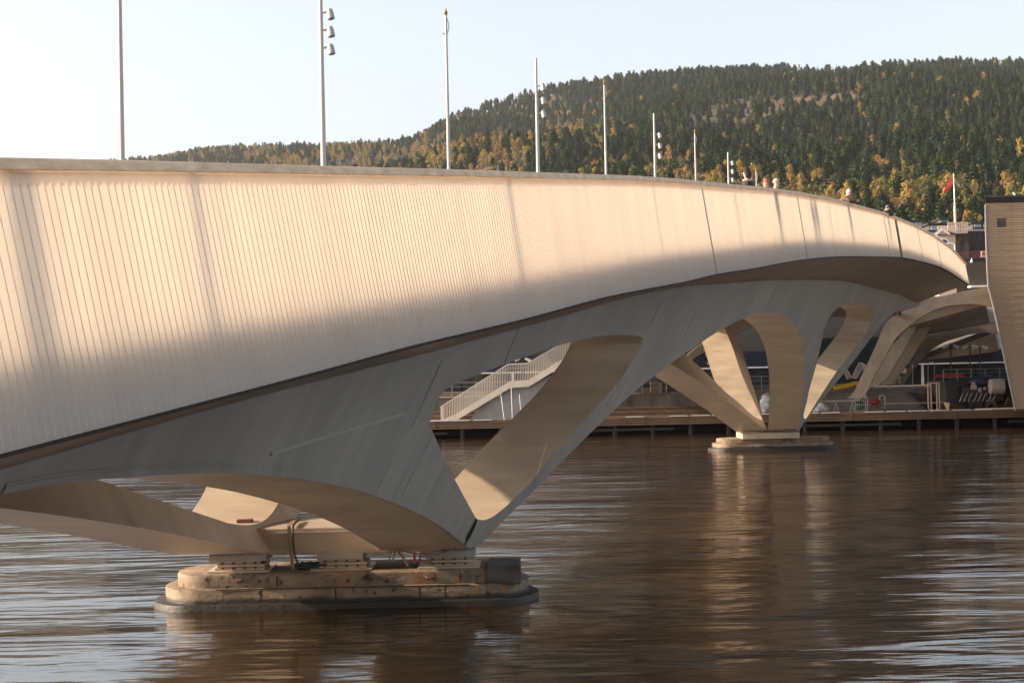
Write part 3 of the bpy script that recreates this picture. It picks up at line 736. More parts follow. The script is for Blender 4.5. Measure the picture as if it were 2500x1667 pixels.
# blue parasol shapes / vehicle reflections seen as blue gables
m_blue=mat('blue_awning',(.03,.09,.16),.6)
for (xx,yy,lb) in ((1612,920,'blue pointed awning seen under the long leg of the near wall'),(1775,920,'blue pointed awning between the two cream legs')):
    c=ap(xx,yy,150); g=MB(); g.add([(c.x-2,149,c.z-.6),(c.x+2,149,c.z-.6),(c.x+2,151,c.z-.6),(c.x-2,151,c.z-.6),(c.x,150,c.z+.55)],[(0,1,4),(1,2,4),(2,3,4),(3,0,4),(0,3,2,1)])
    aw=g.build('awning',m_blue,loc=(c.x,150,zP)); tag(aw,lb,'awning')
    g=MB(); g.tube([(c.x,150,zP),(c.x,150,c.z)],.05,8); g.build('pole',m_galv,aw)
# promenade clutter: posts and planters near x 1590-1630
random.seed(9)
clut=[(1598,935,.35,1.1,(.22,.15,.09),'brown timber crate','crate'),(1622,935,.25,1.2,(.12,.05,.04),'dark red brown bin','bin'),(1612,935,.2,.9,(.3,.3,.3),'grey upright post box','post')]
for (xx,yy,wd,hh,cc,lb,ct) in clut:
    c=ap(xx,yy,QY+9.5); g=MB(); g.box(c.x-wd,c.x+wd,QY+9.3,QY+9.9,zP,zP+hh); o=g.build(ct,mat(ct+'_paint',cc,.7),loc=(c.x,QY+9.6,zP)); bev(o,.03)
    g=MB(); g.box(c.x-wd-.04,c.x+wd+.04,QY+9.26,QY+9.94,zP+hh+.002,zP+hh+.06); g.build('lid',m_dark,o)
    tag(o,lb+' behind the quay railing between the supports',ct)

# white staircase
SYs=QY+.6
def sx(x,y): p=ap(x,y,SYs); return (p.x,p.z)
stc=empty('white_staircase',(ap(1240,990,SYs).x,SYs,zD),'cream outdoor staircase with dense balusters rising above the dock','staircase')
lower=[(1076,1027),(1110,1012),(1246,930),(1290,928),(1420,848),(1520,785),(1640,712)]
toprail=[(1077,992),(1104,975),(1240,889),(1287,887),(1418,812),(1520,750),(1640,678)]
lo_=[sx(*p) for p in lower]; tp_=[sx(*p) for p in toprail]
SW=2.6
und=[(x,z-.50) for x,z in lo_[1:]]
poly=[(lo_[0][0],zD)]+[lo_[0]]+lo_[1:]+list(reversed(und))+[(lo_[1][0]+.35,zD)]
g=MB()
for y0 in (SYs,SYs+SW):
    g.prism(poly,lambda p,y0=y0:Vector((p[0],y0,p[1])),lambda p,y0=y0:Vector((p[0],y0+.16,p[1])))
g.build('stringer',m_cream,stc)
g=MB()
for (a,b) in zip(lo_[1:],lo_[2:]):
    n=max(1,int(abs(b[1]-a[1])/.17)) if abs(b[1]-a[1])>.3 else 1
    for k in range(n):
        xa=a[0]+(b[0]-a[0])*k/n; xb=a[0]+(b[0]-a[0])*(k+1)/n; z=a[1]+(b[1]-a[1])*(k+1)/n-.1
        g.box(xa,xb+.04,SYs+.162,SYs+SW-.002,z-.2,z)
g.build('treads',m_step,stc,kind='stuff')
lo_f=pl(lo_); tp_f=pl(tp_)
nb=0
for side,y0 in ((0,SYs+.02),(1,SYs+SW+.02)):
    g=MB()
    for a,b in zip(tp_,tp_[1:]): g.bar((a[0],y0+.05,a[1]),(b[0],y0+.05,b[1]),.10,.07)
    g.bar((tp_[0][0],y0+.05,tp_[0][1]+.03),(tp_[0][0],y0+.05,lo_[0][1]-.6),.10,.08,up=(0,1,0)); g.build('handrail',m_cream,stc)
    g=MB()
    for a,b in zip(tp_,tp_[1:]): g.bar((a[0],y0+.12,a[1]-.30),(b[0],y0+.12,b[1]-.30),.04,.045)
    g.build('grab_rail',m_galv,stc)
    x=tp_[0][0]+.12
    bal=MB()
    while x<tp_[-1][0]:
        if side==0 and nb<150: 
            q=MB(); q.box(x-.018,x+.018,y0,y0+.06,lo_f(x)-.02,tp_f(x)-.02); q.build('baluster',m_cream,stc,loc=(x,y0,lo_f(x))); nb+=1
        else: bal.box(x-.018,x+.018,y0,y0+.06,lo_f(x)-.02,tp_f(x)-.02)
        x+=.125
    if bal.v: bal.build('far_balusters',m_cream,stc,kind='stuff')
# grey wall with arched opening below the stair
wl=[(1147,1027),(1160,1006),(1248,947),(1292,945),(1420,872),(1420,905),(1345,942),(1318,955),(1300,975),(1292,1000),(1280,1026)]
g=MB(); g.prism([sx(*p) for p in wl],lambda p:Vector((p[0],SYs+.45,max(p[1],zD))),lambda p:Vector((p[0],SYs+1.7,max(p[1],zD))))
o=g.build('grey_pier_wall',m_greyw,loc=(sx(1240,1027)[0],SYs+.4,zD)); tag(o,'grey smooth wall with a curved edge under the cream staircase','wall')
# mast with stays in front (thin white poles)
for (xx,yt,xb_,lb) in ((1248,945,1251,'tallest thin white mast standing before the grey wall'),(1223,964,1231,'left slanting white mast before the grey wall'),(1268,962,1273,'right slanting white mast before the grey wall')):
    a=ap(xb_,1025,QY+.2); b=ap(xx,yt,QY+.2); g=MB(); g.tube([(a.x,QY+.2,zD),(b.x,QY+.2,b.z)],.02,8); o=g.build('mast',m_white,loc=(a.x,QY+.2,zD),smooth=True); tag(o,lb,'mast','thin white masts on the dock')
# spotlight posts
def spot_post(x,ytop,ybot,Y,label,col=m_black,heads=2):
    a=ap(x,ybot,Y); b=ap(x,ytop,Y); r=empty('spotlight_post',(a.x,Y,a.z),label,'light post','dark posts with white spotlights')
    g=MB(); g.tube([(a.x,Y,a.z),(b.x,Y,b.z)],.06,8); g.build('shaft',col,r)
    for k in range(heads):
        s=-1 if k==0 else 1; g=MB(); c=Vector((b.x+s*.42,Y-.05,b.z-.02)); 
        g.tube([c+Vector((s*-.22,0,.10)),c+Vector((s*.22,0,-.10))],[.10,.13],10); g.build('spotlight',m_white,r,smooth=True)
    g=MB(); g.bar((b.x-.5,Y,b.z),(b.x+.5,Y,b.z),.04,.04); g.build('crossarm',col,r)
spot_post(1276,877,965,QY+12,'dark post with two white spotlights showing above the staircase landing')
spot_post(1742,864,960,QY+14,'dark post with two white spotlights before the word on the fascia')
spot_post(2321,845,945,QY+14,'dark post with two white spotlights, leftmost under the dark soffit')
spot_post(2368,846,945,QY+16,'dark post with two white spotlights, middle one under the dark soffit')
spot_post(2392,848,945,QY+18,'dark post with two white spotlights, nearest the slatted tower')

# ---- landing arches on the far bank
AY=120.9
lup=[(2069,972),(2084,957),(2096,932),(2119,884),(2142,835),(2160,792),(2179,773),(2197,762),(2220,754),(2245,743),(2280,730),(2325,717),(2367,708),(2417,700),(2520,692)]
ldn=[(2520,775),(2426,750),(2406,746),(2371,742),(2337,744),(2302,749),(2268,763),(2240,780),(2215,799),(2188,824),(2169,856),(2151,890),(2137,913),(2119,950),(2105,972)]
def arch(lu,ld,Y,th,m,label,name='landing_arch'):
    A=spl(lu,4)+spl(ld,4); pts=[ap(x,y,Y) for x,y in A]
    g=MB(); g.prism([(p.x,p.z) for p in pts],lambda p:Vector((p[0],Y,p[1])),lambda p:Vector((p[0]+.3*th,Y+th,p[1]+.0)))
    o=g.build(name,m,loc=(pts[0].x,Y,pts[0].z),smooth=True); tag(o,label,'bridge arch'); return o
a1=arch(lup,ldn,AY,.9,m_arch,'big cream landing arch on the far bank, in front of its paler twin struts')
g=MB()
for (x,y) in ((2183,766),(2197,765)): c=ap(x,y,AY-.1); g.box(c.x-.08,c.x+.08,AY-.12,AY-.005,c.z-.12,c.z+.12)
g.build('junction_box',m_black,a1)
for (quad,Y,lb) in (([(2234,787),(2242,778),(2232,812),(2166,925),(2143,942),(2118,946),(2134,912),(2178,842)],AY+3.2,'first slanting cream strut just behind the big landing arch'),
                    ([(2246,783),(2280,782),(2262,815),(2222,880),(2196,915),(2186,937),(2152,941),(2160,918),(2208,842)],AY+6.4,'second slanting cream strut, with two dark boxes at its top')):
    pts=[ap(x,y,Y) for x,y in quad]; g=MB(); g.prism([(p.x,p.z) for p in pts],lambda p,Y=Y:Vector((p[0],Y,p[1])),lambda p,Y=Y:Vector((p[0]+.3,Y+1,p[1])))
    o=g.build('landing_strut',m_arch,loc=(pts[4].x,Y,zD),smooth=False); bev(o,.04); tag(o,lb,'strut')
    if 'second' in lb:
        g=MB()
        for xx in (2246,2259): c=ap(xx,787,Y-.1); g.box(c.x-.07,c.x+.07,Y-.1,Y-.003,c.z-.1,c.z+.1)
        g.build('junction_box',m_black,o)
up2=[(2188,935),(2230,880),(2262,822),(2290,815),(2330,804),(2380,797),(2440,790),(2520,785)]
dn2=[(2520,820),(2440,816),(2400,812),(2340,822),(2300,838),(2268,858),(2245,885),(2222,912),(2205,938)]
arch(up2,dn2,AY+20,1.0,m_arch,'second landing arch further back under the dark soffit')
# soffits between them
def slab(p4,z_th,m,name,label,cat='bridge deck'):
    g=MB(); g.add([p for p in p4]+[p+Vector((0,0,z_th)) for p in p4],[(0,1,2,3),(7,6,5,4),(0,4,5,1),(1,5,6,2),(2,6,7,3),(3,7,4,0)])
    o=g.build(name,m,loc=p4[0]); tag(o,label,cat); return o
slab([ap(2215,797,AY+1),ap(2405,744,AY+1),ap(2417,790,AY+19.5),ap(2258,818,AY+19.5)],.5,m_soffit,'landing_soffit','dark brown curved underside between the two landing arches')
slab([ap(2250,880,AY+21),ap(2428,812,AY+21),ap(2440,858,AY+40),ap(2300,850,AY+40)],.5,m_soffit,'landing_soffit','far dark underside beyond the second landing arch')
g=MB(); g.box(-6,ap(2395,700,AY+1.2).x,AY+1.2,AY+30,HC+4.75,HC+5.25); o=g.build('added_shade_slab',m_soffit,loc=(0,AY+1,HC+5)); tag(o,'broad dark slab added over the far bank to shade the quay, unseen behind the bridge','bridge deck')  # added slab hidden behind the bridge, keeps sun off the quay below
# sunlit fascia ends at the right of the undersides
for (q,Y,lb) in (([(2406,748),(2427,752),(2433,784),(2417,786)],AY+10,'small sunlit ribbed railing end seen past the dark underside'),([(2432,815),(2443,817),(2449,850),(2440,852)],AY+24,'second sunlit railing end lower beside the slatted tower')):
    pts=[ap(x,y,Y) for x,y in q]; g=MB(); g.prism([(p.x,p.z) for p in pts],lambda p,Y=Y:Vector((p[0],Y,p[1])),lambda p,Y=Y:Vector((p[0]+.05,Y+.1,p[1])))
    o=g.build('railing_end',m_white,loc=pts[0]); tag(o,lb,'railing')
    for k in range(7):
        t=k/6; a=pts[0].lerp(pts[1],t); b=pts[3].lerp(pts[2],t); g=MB(); g.bar((a.x,Y-.04,a.z),(b.x,Y-.04,b.z),.05,.05,up=(0,1,0)); g.build('rib',m_white,o)
# dark back wall under the arches
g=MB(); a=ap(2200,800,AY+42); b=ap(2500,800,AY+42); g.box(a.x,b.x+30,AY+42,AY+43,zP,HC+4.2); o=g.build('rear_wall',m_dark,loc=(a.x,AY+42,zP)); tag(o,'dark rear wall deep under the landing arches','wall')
# upper landing: low wall, plates, cheek wall right of the bridge end
g=MB(); a=ap(2352,700,AY+.8); b=ap(2419,700,AY+.8); zt=ap(2390,640,AY+.8).z; zb=ap(2390,697,AY+.8).z
g.box(a.x,b.x+1,AY+.8,AY+1.5,zb,zt); o=g.build('cheek_wall',m_dark,loc=(a.x,AY+.8,zb)); tag(o,'dark blank wall between the bridge end and the slatted tower','wall')
g=MB(); g.box(ap(2366,700,AY+.4).x,b.x+.1,AY+.0,AY+.79,zb-.16,zb-.02); o=g.build('ledge_plate',m_white,loc=(a.x,AY+.4,zb-.16)); tag(o,'thin white ledge under the dark blank wall','ledge')
c=ap(2372,633,AY+1.1); g=MB(); g.tube([(c.x,AY+1.1,zt),(c.x+.02,AY+1.1,zt+.32)],[.13,.02],8); o=g.build('white_cone',m_white,loc=(c.x,AY+1.1,zt)); tag(o,'small white cone standing on the dark wall','cone')
# red railing on the upper landing
ra=ap(2334,617,AY+3); rb=ap(2412,612,AY+3); hz=ap(2360,628,AY+3).z
rr=empty('red_railing',(ra.x,AY+3,hz),'dark red metal railing above the dark blank wall','railing')
m_rr=mat('red_oxide',(.16,.05,.045),.6)
g=MB(); g.bar((ra.x,AY+3,ra.z),(rb.x+.3,AY+3,rb.z),.06,.07); g.build('top_rail',m_rr,rr)
g=MB(); g.bar((ra.x,AY+3,hz-.05),(rb.x+.3,AY+3,hz-.05),.05,.05); g.build('bottom_rail',m_rr,rr)
for k in range(19):
    x=ra.x+(rb.x-ra.x)*k/18; g=MB(); g.bar((x,AY+3,hz),(x,AY+3,ra.z),.035,.035,up=(0,1,0)); g.build('baluster',m_rr,rr,loc=(x,AY+3,hz))
p0=ap(2395,613,AY+2.8); p1=ap(2412,628,AY+2.8)
g=MB(); g.box(p0.x,p1.x+.2,AY+2.75,AY+2.85,p1.z,p0.z); o=g.build('notice_board',mat('pale_pink_board',(.45,.33,.3),.7),loc=(p0.x,AY+2.8,p1.z)); tag(o,'pale pink board with dark red squares fixed to the red railing','sign')
for t in (.12,.6): g=MB(); xx=p0.x+(p1.x-p0.x)*t; g.box(xx,xx+.2,AY+2.72,AY+2.747,p1.z+.15,p0.z-.1); g.build('red_square',m_red,o)
# galvanised hoop gate at the bridge end
a=ap(2300,597,AY-.2); b=ap(2328,594,AY-.2); cpt=ap(2331,614,AY-.2)
g=MB(); g.tube(spl([(a.x,AY-.2,a.z),(b.x-.2,AY-.2,b.z),(b.x+.06,AY-.2,b.z-.12),(cpt.x,AY-.2,cpt.z-.9)],5),.045,8)
o=g.build('hoop_barrier',m_white,loc=(cpt.x,AY-.2,cpt.z-.9),smooth=True); tag(o,'white tubular hoop barrier at the far end of the bridge','barrier')

# ---- slatted timber tower
TY=QY-3.2
tw=empty('slatted_tower',(ap(2480,995,TY).x,TY,zD),'tall brown tower clad in thin horizontal slats, leaning inward at its foot','tower')
tp=[(2405,480),(2406,560),(2409,640),(2412,700),(2424,745),(2440,820),(2460,915),(2478,996)]
tpp=[ap(x,y,TY) for x,y in tp]; tpp[-1].z=zD
prof_x=pl(sorted([(p.z,p.x) for p in tpp]))
m_slat=mat('tower_slat_wood',(.3,.23,.16),.7); noisy(m_slat,(.28,.18,.105),(.47,.325,.20),1.0,(.35,1,5),detail=6,bump=.2)
m_core=mat('tower_core',(.12,.09,.065),.9)
poly=[(p.x+.06,p.z) for p in tpp]+[(tpp[-1].x+26,zD),(tpp[-1].x+26,tpp[0].z)]
g=MB(); g.prism(poly,lambda p:Vector((p[0],TY+.08,p[1])),lambda p:Vector((p[0]+3.9,TY+9,p[1]))); g.build('core',m_core,tw)
z=zD+.1; zt=tpp[0].z-.55; k=0
vx0=ap(2434,536,TY).x; vx1=ap(2457,536,TY).x; vz1=ap(2445,535,TY).z; vz0=ap(2445,556,TY).z
while z<zt:
    x0=prof_x(z+.06)+.07; g=MB(); dy=.012*math.sin(k*2.1)
    if vz0-.05<z<vz1: g.box(x0,vx0,TY+dy,TY+.078,z,z+.135); g.box(vx1,x0+26,TY+dy,TY+.078,z,z+.135)
    else: g.box(x0,x0+26,TY+dy,TY+.078,z,z+.135)
    g.build('slat',m_slat,tw,loc=(x0,TY,z)); z+=.163; k+=1
for j in range(5):
    zz=vz0+(vz1-vz0)*(j+.1)/5; g=MB(); g.add([(vx0+.02,TY+.0,zz),(vx1-.02,TY+.0,zz),(vx1-.02,TY+.07,zz+.09),(vx0+.02,TY+.07,zz+.09),(vx0+.02,TY+.02,zz-.015),(vx1-.02,TY+.02,zz-.015),(vx1-.02,TY+.078,zz+.07),(vx0+.02,TY+.078,zz+.07)],[(0,1,2,3),(7,6,5,4),(0,4,5,1),(1,5,6,2),(2,6,7,3),(3,7,4,0)]); g.build('vent_louvre',m_core,tw,loc=(vx0,TY,zz))
for j,(zz,h,ex) in enumerate(((-.5,.10,.0),(-.36,.10,.06),(-.22,.10,.1),(-.08,.12,.16))):
    g=MB(); zc=tpp[0].z+zz; g.prism([(tpp[0].x-ex+.02,TY-ex),(tpp[0].x+27,TY-ex),(tpp[0].x+31,TY+9),(tpp[0].x+3.9-ex,TY+9)],lambda p,zc=zc:Vector((p[0],p[1],zc)),lambda p,zc=zc,h=h:Vector((p[0],p[1],zc+h))); g.build('cap_board',m_edge if j<3 else m_dark,tw)
g=MB()
for a,b in zip(tpp,tpp[1:]):
    if a.z<ap(2405,520,TY).z+.1 or True: g.bar((a.x,TY-.02,min(a.z,tpp[0].z-.6)),(b.x,TY-.02,b.z),.07,.1,up=(0,1,0))
g.build('edge_trim',m_galv,tw)
c=ap(2478,470,TY+2); g=MB(); g.tube(spl([(c.x,TY+2,tpp[0].z),(c.x,TY+2,c.z-.25),(c.x-.06,TY+2,c.z-.1),(c.x-.14,TY+2,c.z-.05)],3),.07,8); o=g.build('roof_camera',m_white,loc=(c.x,TY+2,tpp[0].z),smooth=True); tag(o,'small white camera on a stub on the tower roof','camera')

# ---- things on the dock and steps
def box_thing(name,x,y,Y,w,h,dp,m,label,cat,z=None,bv=.03):
    c=ap(x,y,Y); z=c.z if z is None else z
    g=MB(); g.box(c.x-w/2,c.x+w/2,Y,Y+dp,z,z+h); o=g.build(name,m,loc=(c.x,Y,z)); bev(o,bv); tag(o,label,cat); return o,c
def lump(name,x,Y,z,w,h,dp,m,label,cat,seed=0,sub=3):
    b=bmesh.new(); bmesh.ops.create_icosphere(b,subdivisions=sub,radius=1)
    for v in b.verts:
        n=noise.noise(v.co*2.2+Vector((seed,0,0)))*.28+noise.noise(v.co*5+Vector((seed,3,0)))*.1
        v.co*=1+n; v.co.x*=w/2; v.co.y*=dp/2; v.co.z=max(v.co.z,-.75)*h/1.8+h*.42
    me=bpy.data.meshes.new(name); b.to_mesh(me); b.free(); me.materials.append(m)
    me.polygons.foreach_set('use_smooth',[True]*len(me.polygons))
    o=bpy.data.objects.new(name,me); link(o,None,(x,Y,z)); tag(o,label,cat); return o
m_bag=mat('crumpled_plastic',(.55,.55,.57),.35); noisy(m_bag,(.22,.215,.23),(.5,.5,.52),3,bump=1,bdist=.08)
lump('plastic_bag',ap(1872,990,QY+2.6).x,QY+2.6,zD,1.0,1.6,.9,m_bag,'tall crumpled white plastic sack between the two legs of the far pier','sack',1)
lump('plastic_bag',ap(2003,990,QY+1.6).x,QY+1.6,zD,1.25,.95,.9,m_bag,'squat white builder sack on the dock right of the far legs','sack',4)
def trestle(x,Y,label):
    c=ap(x,1003,Y); r=empty('trestle_table',(c.x,Y,zD),label,'table')
    g=MB(); g.box(c.x-1.6,c.x+1.6,Y,Y+.8,zD+.82,zD+.90); g.build('table_top',m_greyw,r)
    for s in (-1.2,-.1,1.1):
        g=MB(); g.bar((c.x+s-.18,Y+.1,zD),(c.x+s,Y+.2,zD+.82),.05,.05,up=(0,1,0)); g.build('leg',m_galv,r); g=MB(); g.bar((c.x+s+.18,Y+.1,zD),(c.x+s,Y+.2,zD+.82),.05,.05,up=(0,1,0)); g.build('leg',m_galv,r)
trestle(2046,QY+1.2,'long grey trestle table with splayed legs on the dock')
def cage(x,Y,label):
    c=ap(x,1003,Y); r=empty('wire_cage_trolley',(c.x,Y,zD),label,'trolley')
    g=MB()
    for dx in (-.45,.45):
        for dy in (0,.7): g.bar((c.x+dx,Y+dy,zD+.1),(c.x+dx,Y+dy,zD+1.05),.04,.04)
    for zz in (.12,.55,1.05):
        for dy in (0,.7): g.bar((c.x-.45,Y+dy,zD+zz),(c.x+.45,Y+dy,zD+zz),.04,.04)
    g.build('frame',m_galv,r)
    g=MB(); 
    for k in range(7): g.bar((c.x-.45+k*.15,Y,zD+.12),(c.x-.45+k*.15,Y,zD+1.05),.012,.012,up=(0,1,0))
    g.build('mesh_front',m_galv,r)
    return c
c=cage(2104,QY+1.2,'wire trolley cage packed with green and dark bags on the dock')
lump('bag',c.x-.1,QY+1.55,zD+.13,.75,.75,.5,mat('dark_green_bag',(.02,.07,.03),.6),'dark green bag stuffed inside the wire trolley','bag',7,2)
lump('hard_hat',c.x-.1,QY+1.3,zD+1.07,.3,.2,.28,mat('lime_plastic',(.35,.6,.04),.4),'lime hard hat on top of the wire trolley','hat',2,2)
lump('bag',ap(2136,1000,QY+1.4).x,QY+1.4,zD+.5,.8,.55,.5,mat('red_cloth',(.14,.012,.01),.8),'red cloth bag right of the wire trolley','bag',9,2)
g=MB(); xx=ap(2136,1000,QY+1.4).x; g.box(xx-.45,xx+.45,QY+1.3,QY+1.9,zD,zD+.5); o=g.build('crate',m_dock,loc=(xx,QY+1.6,zD)); tag(o,'brown crate under the red cloth bag','crate')
# white parasol dome
c=ap(2097,965,QY+2.5); r=empty('small_parasol',(c.x,QY+2.5,zD),'small white parasol dome above the wire trolley','parasol')
g=MB(); g.sphere((c.x,QY+2.5,c.z-.12),.58,14,10,(1,1,.55)); g.v=[Vector((v.x,v.y,max(v.z,c.z-.12))) for v in g.v]; g.build('canopy',m_white,r,smooth=True)
g=MB(); g.tube([(c.x,QY+2.5,zD),(c.x,QY+2.5,c.z+.3)],.03,6); g.build('pole',m_galv,r)
# tubular handrail hoops on the steps
def hoop(x0,x1,yt,yb,Y,label,name='hoop_handrail',m=m_galv):
    a=ap(x0,yb,Y); b=ap(x0,yt,Y); c=ap(x1,yt,Y); d_=ap(x1,yb,Y)
    g=MB(); g.tube(spl([(a.x,Y,a.z),(b.x,Y,b.z-.15),(b.x+.12,Y,b.z),(c.x-.12,Y,c.z),(c.x,Y,c.z-.15),(d_.x,Y,d_.z)],4),.035,8)
    o=g.build(name,m,loc=(a.x,Y,a.z),smooth=True); tag(o,label,'handrail'); return o
hoop(2147,2160,965,998,QY+2.0,'small curved white handrail hoop right of the red bag',m=m_dim)
hoop(2151,2172,888,945,QY+11,'tall thin hoop handrail at the top of the steps, left one')
hoop(2174,2228,887,950,QY+11,'wide hoop handrail at the top of the steps, middle one')
hoop(2266,2281,884,935,QY+11.5,'narrow hoop handrail at the top of the steps, right one')
# pinkish timber frame
a=ap(2264,934,QY+1.9); r=empty('scaffold',(ap(2277,1000,QY+1.9).x,QY+1.9,zD),'tall pale pink frame of four uprights on the steps','frame')
m_pk=mat('pink_timber',(.50,.36,.28),.7)
for x in (2265,2272,2286,2292):
    p=ap(x,936,QY+1.9); q=ap(x+2,1000,QY+1.9); g=MB(); g.bar((q.x,QY+1.9,zD),(p.x,QY+1.9,p.z),.08,.08,up=(0,1,0)); g.build('upright',m_pk,r,loc=(q.x,QY+1.9,zD))
g=MB(); p=ap(2264,935,QY+1.9); q=ap(2293,935,QY+1.9); g.bar((p.x,QY+1.9,p.z),(q.x,QY+1.9,p.z),.08,.08); g.build('top_rail',m_pk,r)
# long pale plank lying across the steps
a=ap(2158,985,QY+2.8); b=ap(2308,982,QY+2.8); g=MB(); g.bar((a.x,QY+2.8,a.z),(b.x,QY+2.8,b.z),.3,.07); o=g.build('pale_plank',m_dim,loc=(a.x,QY+2.8,a.z)); tag(o,'long pale plank lying across the lower steps','plank')
g=MB(); a=ap(2314,984,QY+1.6); g.prism([(a.x-.1,a.z+.05),(a.x+.16,a.z+.02),(a.x+.06,zD)],lambda p:Vector((p[0],QY+1.6,p[1])),lambda p:Vector((p[0],QY+2.4,p[1]))); o=g.build('lit_wedge_board',mat('yellow_board',(.6,.48,.25),.6),loc=(a.x,QY+1.6,zD)); tag(o,'sunlit yellow board end leaning at the foot of the dark ramp','board')
# yellow boom
a=ap(2035,948,QY+5); b=ap(2094,935,QY+5); g=MB(); g.bar((a.x,QY+5,a.z),(b.x,QY+5,b.z),.28,.32); o=g.build('yellow_boom',mat('machine_yellow',(.50,.28,.01),.5),loc=(a.x,QY+5,a.z)); bev(o,.03); tag(o,'sloping yellow machine boom behind the big landing arch','boom')
# sign board white
a=ap(2198,907,QY+9.5); g=MB(); g.prism([(ap(2181,902,QY+9.5).x,ap(2181,902,QY+9.5).z),(ap(2213,899,QY+9.5).x,ap(2213,899,QY+9.5).z),(ap(2213,910,QY+9.5).x,ap(2213,910,QY+9.5).z),(ap(2183,914,QY+9.5).x,ap(2183,914,QY+9.5).z)],lambda p:Vector((p[0],QY+9.5,p[1])),lambda p:Vector((p[0],QY+9.9,p[1])))
o=g.build('white_panel_sign',m_white,loc=(a.x,QY+9.5,a.z)); bev(o,.02); tag(o,'blank white panel on a post above the steps before the struts','sign')
g=MB(); g.tube([(a.x,QY+9.7,zP),(a.x,QY+9.7,a.z-.2)],.04,8); g.build('post',m_galv,o)
# striped mural on the station wall (white zigzag lines on dark teal)
mu=ap(2075,905,SY-2); mr_=empty('zigzag_mural',(mu.x,SY-2,zP),'dark teal hoarding with white zigzag stripes behind the landing arch','hoarding')
g=MB(); g.box(mu.x-3.2,mu.x+6.2,SY-2,SY-1.8,zP,mu.z+3.2); g.build('board',m_teal,mr_)
g=MB(); z0=mu.z-.75; z1=mu.z+.75
for k in range(4):
    o_=k*.16; P=[(-2.0+o_,z0),(-1.2+o_,z1-k*.1),(-.9+o_,z1-k*.1),(-.3+o_,z0),(.1+o_,z0),(.9+o_,z1-k*.1),(1.2+o_,z1-k*.1),(1.5+o_,z0)]
    for a,b in zip(P,P[1:]): g.bar((mu.x+a[0],SY-2.03,a[1]),(mu.x+b[0],SY-2.03,b[1]),.05,.03,up=(0,1,0))
g.build('zigzag_stripes',m_dim,mr_)
# stage: dark ramp block, generator, tank
rx=ap(2312,960,QY+4.5)
g=MB(); e_=ap(2352,945,QY+4.5); g.prism([(rx.x,zD+.35),(rx.x-.1,ap(2308,930,QY+4.5).z),(rx.x+9.6,ap(2308,930,QY+4.5).z),(rx.x+9.6,zD+.35)],lambda p:Vector((p[0],QY+4.5,p[1])),lambda p:Vector((p[0],QY+8.9,p[1])))
o=g.build('dark_platform',m_dark,loc=(rx.x,QY+4.5,zD)); tag(o,'dark square platform block right of the steps','platform')
g=MB(); g.box(rx.x,rx.x+9.4,QY+4.4,QY+8.8,zD,zD+.35); g.build('base',m_dock,o)
railing(rx.x-.2,rx.x+8.5,QY+4.7,ap(2308,945,QY+4.5).z+.4,'low grey railing on top of the dark platform',8,'platform_railing',.95)
g=MB(); c=ap(2315,918,QY+6.5); g.box(c.x-1.1,c.x+1.2,QY+6.5,QY+6.6,c.z-.12,c.z+.18); o=g.build('red_banner',m_red,loc=c); tag(o,'dark red banner strip above the platform railing','banner')
gy=QY+3.2
g=MB(); c=ap(2398,960,gy); g.box(c.x-1.5,c.x+1.7,gy,gy+1.6,zD+.5,zD+1.7); gen=g.build('generator_set',mat('generator_black',(.012,.012,.014),.4),loc=(c.x,gy,zD)); bev(gen,.05); tag(gen,'black wheeled generator with pipes and small white panels beneath a blue tarpaulin','generator')
for (xx,yy,ww,hh) in ((2377,945,.45,.35),(2392,952,.25,.3),(2404,948,.2,.2),(2376,936,.3,.2)):
    c=ap(xx,yy,gy-.03); g=MB(); g.box(c.x-ww/2,c.x+ww/2,gy-.04,gy-.003,c.z-hh/2,c.z+hh/2); g.build('control_panel',m_galv,gen)
for xx in (2372,2390,2412,2424):
    c=ap(xx,990,gy); g=MB(); g.tube([(c.x,gy-.02,zD+.32),(c.x,gy+.2,zD+.32)],.30,14); g.build('wheel',m_black,gen)
g=MB(); c=ap(2380,965,gy-.1)
for k in range(8): g.tube(spl([(c.x-1.2+k*.35,gy-.08,zD+.55),(c.x-1.1+k*.37,gy-.15,zD+.8+.1*(k%3)),(c.x-.9+k*.36,gy-.06,zD+1.2)],3),.035,6)
g.build('pipe',m_galv,gen)
lump('tarpaulin',ap(2408,920,gy).x,gy+.8,zD+1.7,2.6,.9,1.7,mat('blue_tarpaulin',(.008,.013,.045),.6),'dark blue tarpaulin heaped over the generator','tarpaulin',12)
g=MB(); c=ap(2434,943,gy-.4); g.tube([(c.x-.55,gy-.3,c.z),(c.x+.55,gy-.3,c.z)],[.58,.6],16); o=g.build('white_tank',m_dim,loc=(c.x,gy-.3,c.z),smooth=True); bev(o,.08); tag(o,'white rounded tank on the right end of the black generator','tank')
for xx in (2421,2462):
    c=ap(xx,985,QY+1.6); r=empty('a_frame_trestle',(c.x,QY+1.6,zD),('brown A shaped trestle under the white tank' if xx<2440 else 'brown A shaped trestle nearest the tower foot'),'trestle')
    for s in (-1,1): g=MB(); g.bar((c.x+s*.42,QY+1.6,zD),(c.x,QY+1.6,zD+.85),.07,.07,up=(0,1,0)); g.build('leg',m_dock,r)
    g=MB(); g.bar((c.x-.25,QY+1.6,zD+.4),(c.x+.25,QY+1.6,zD+.4),.06,.05); g.build('rung',m_dock,r)
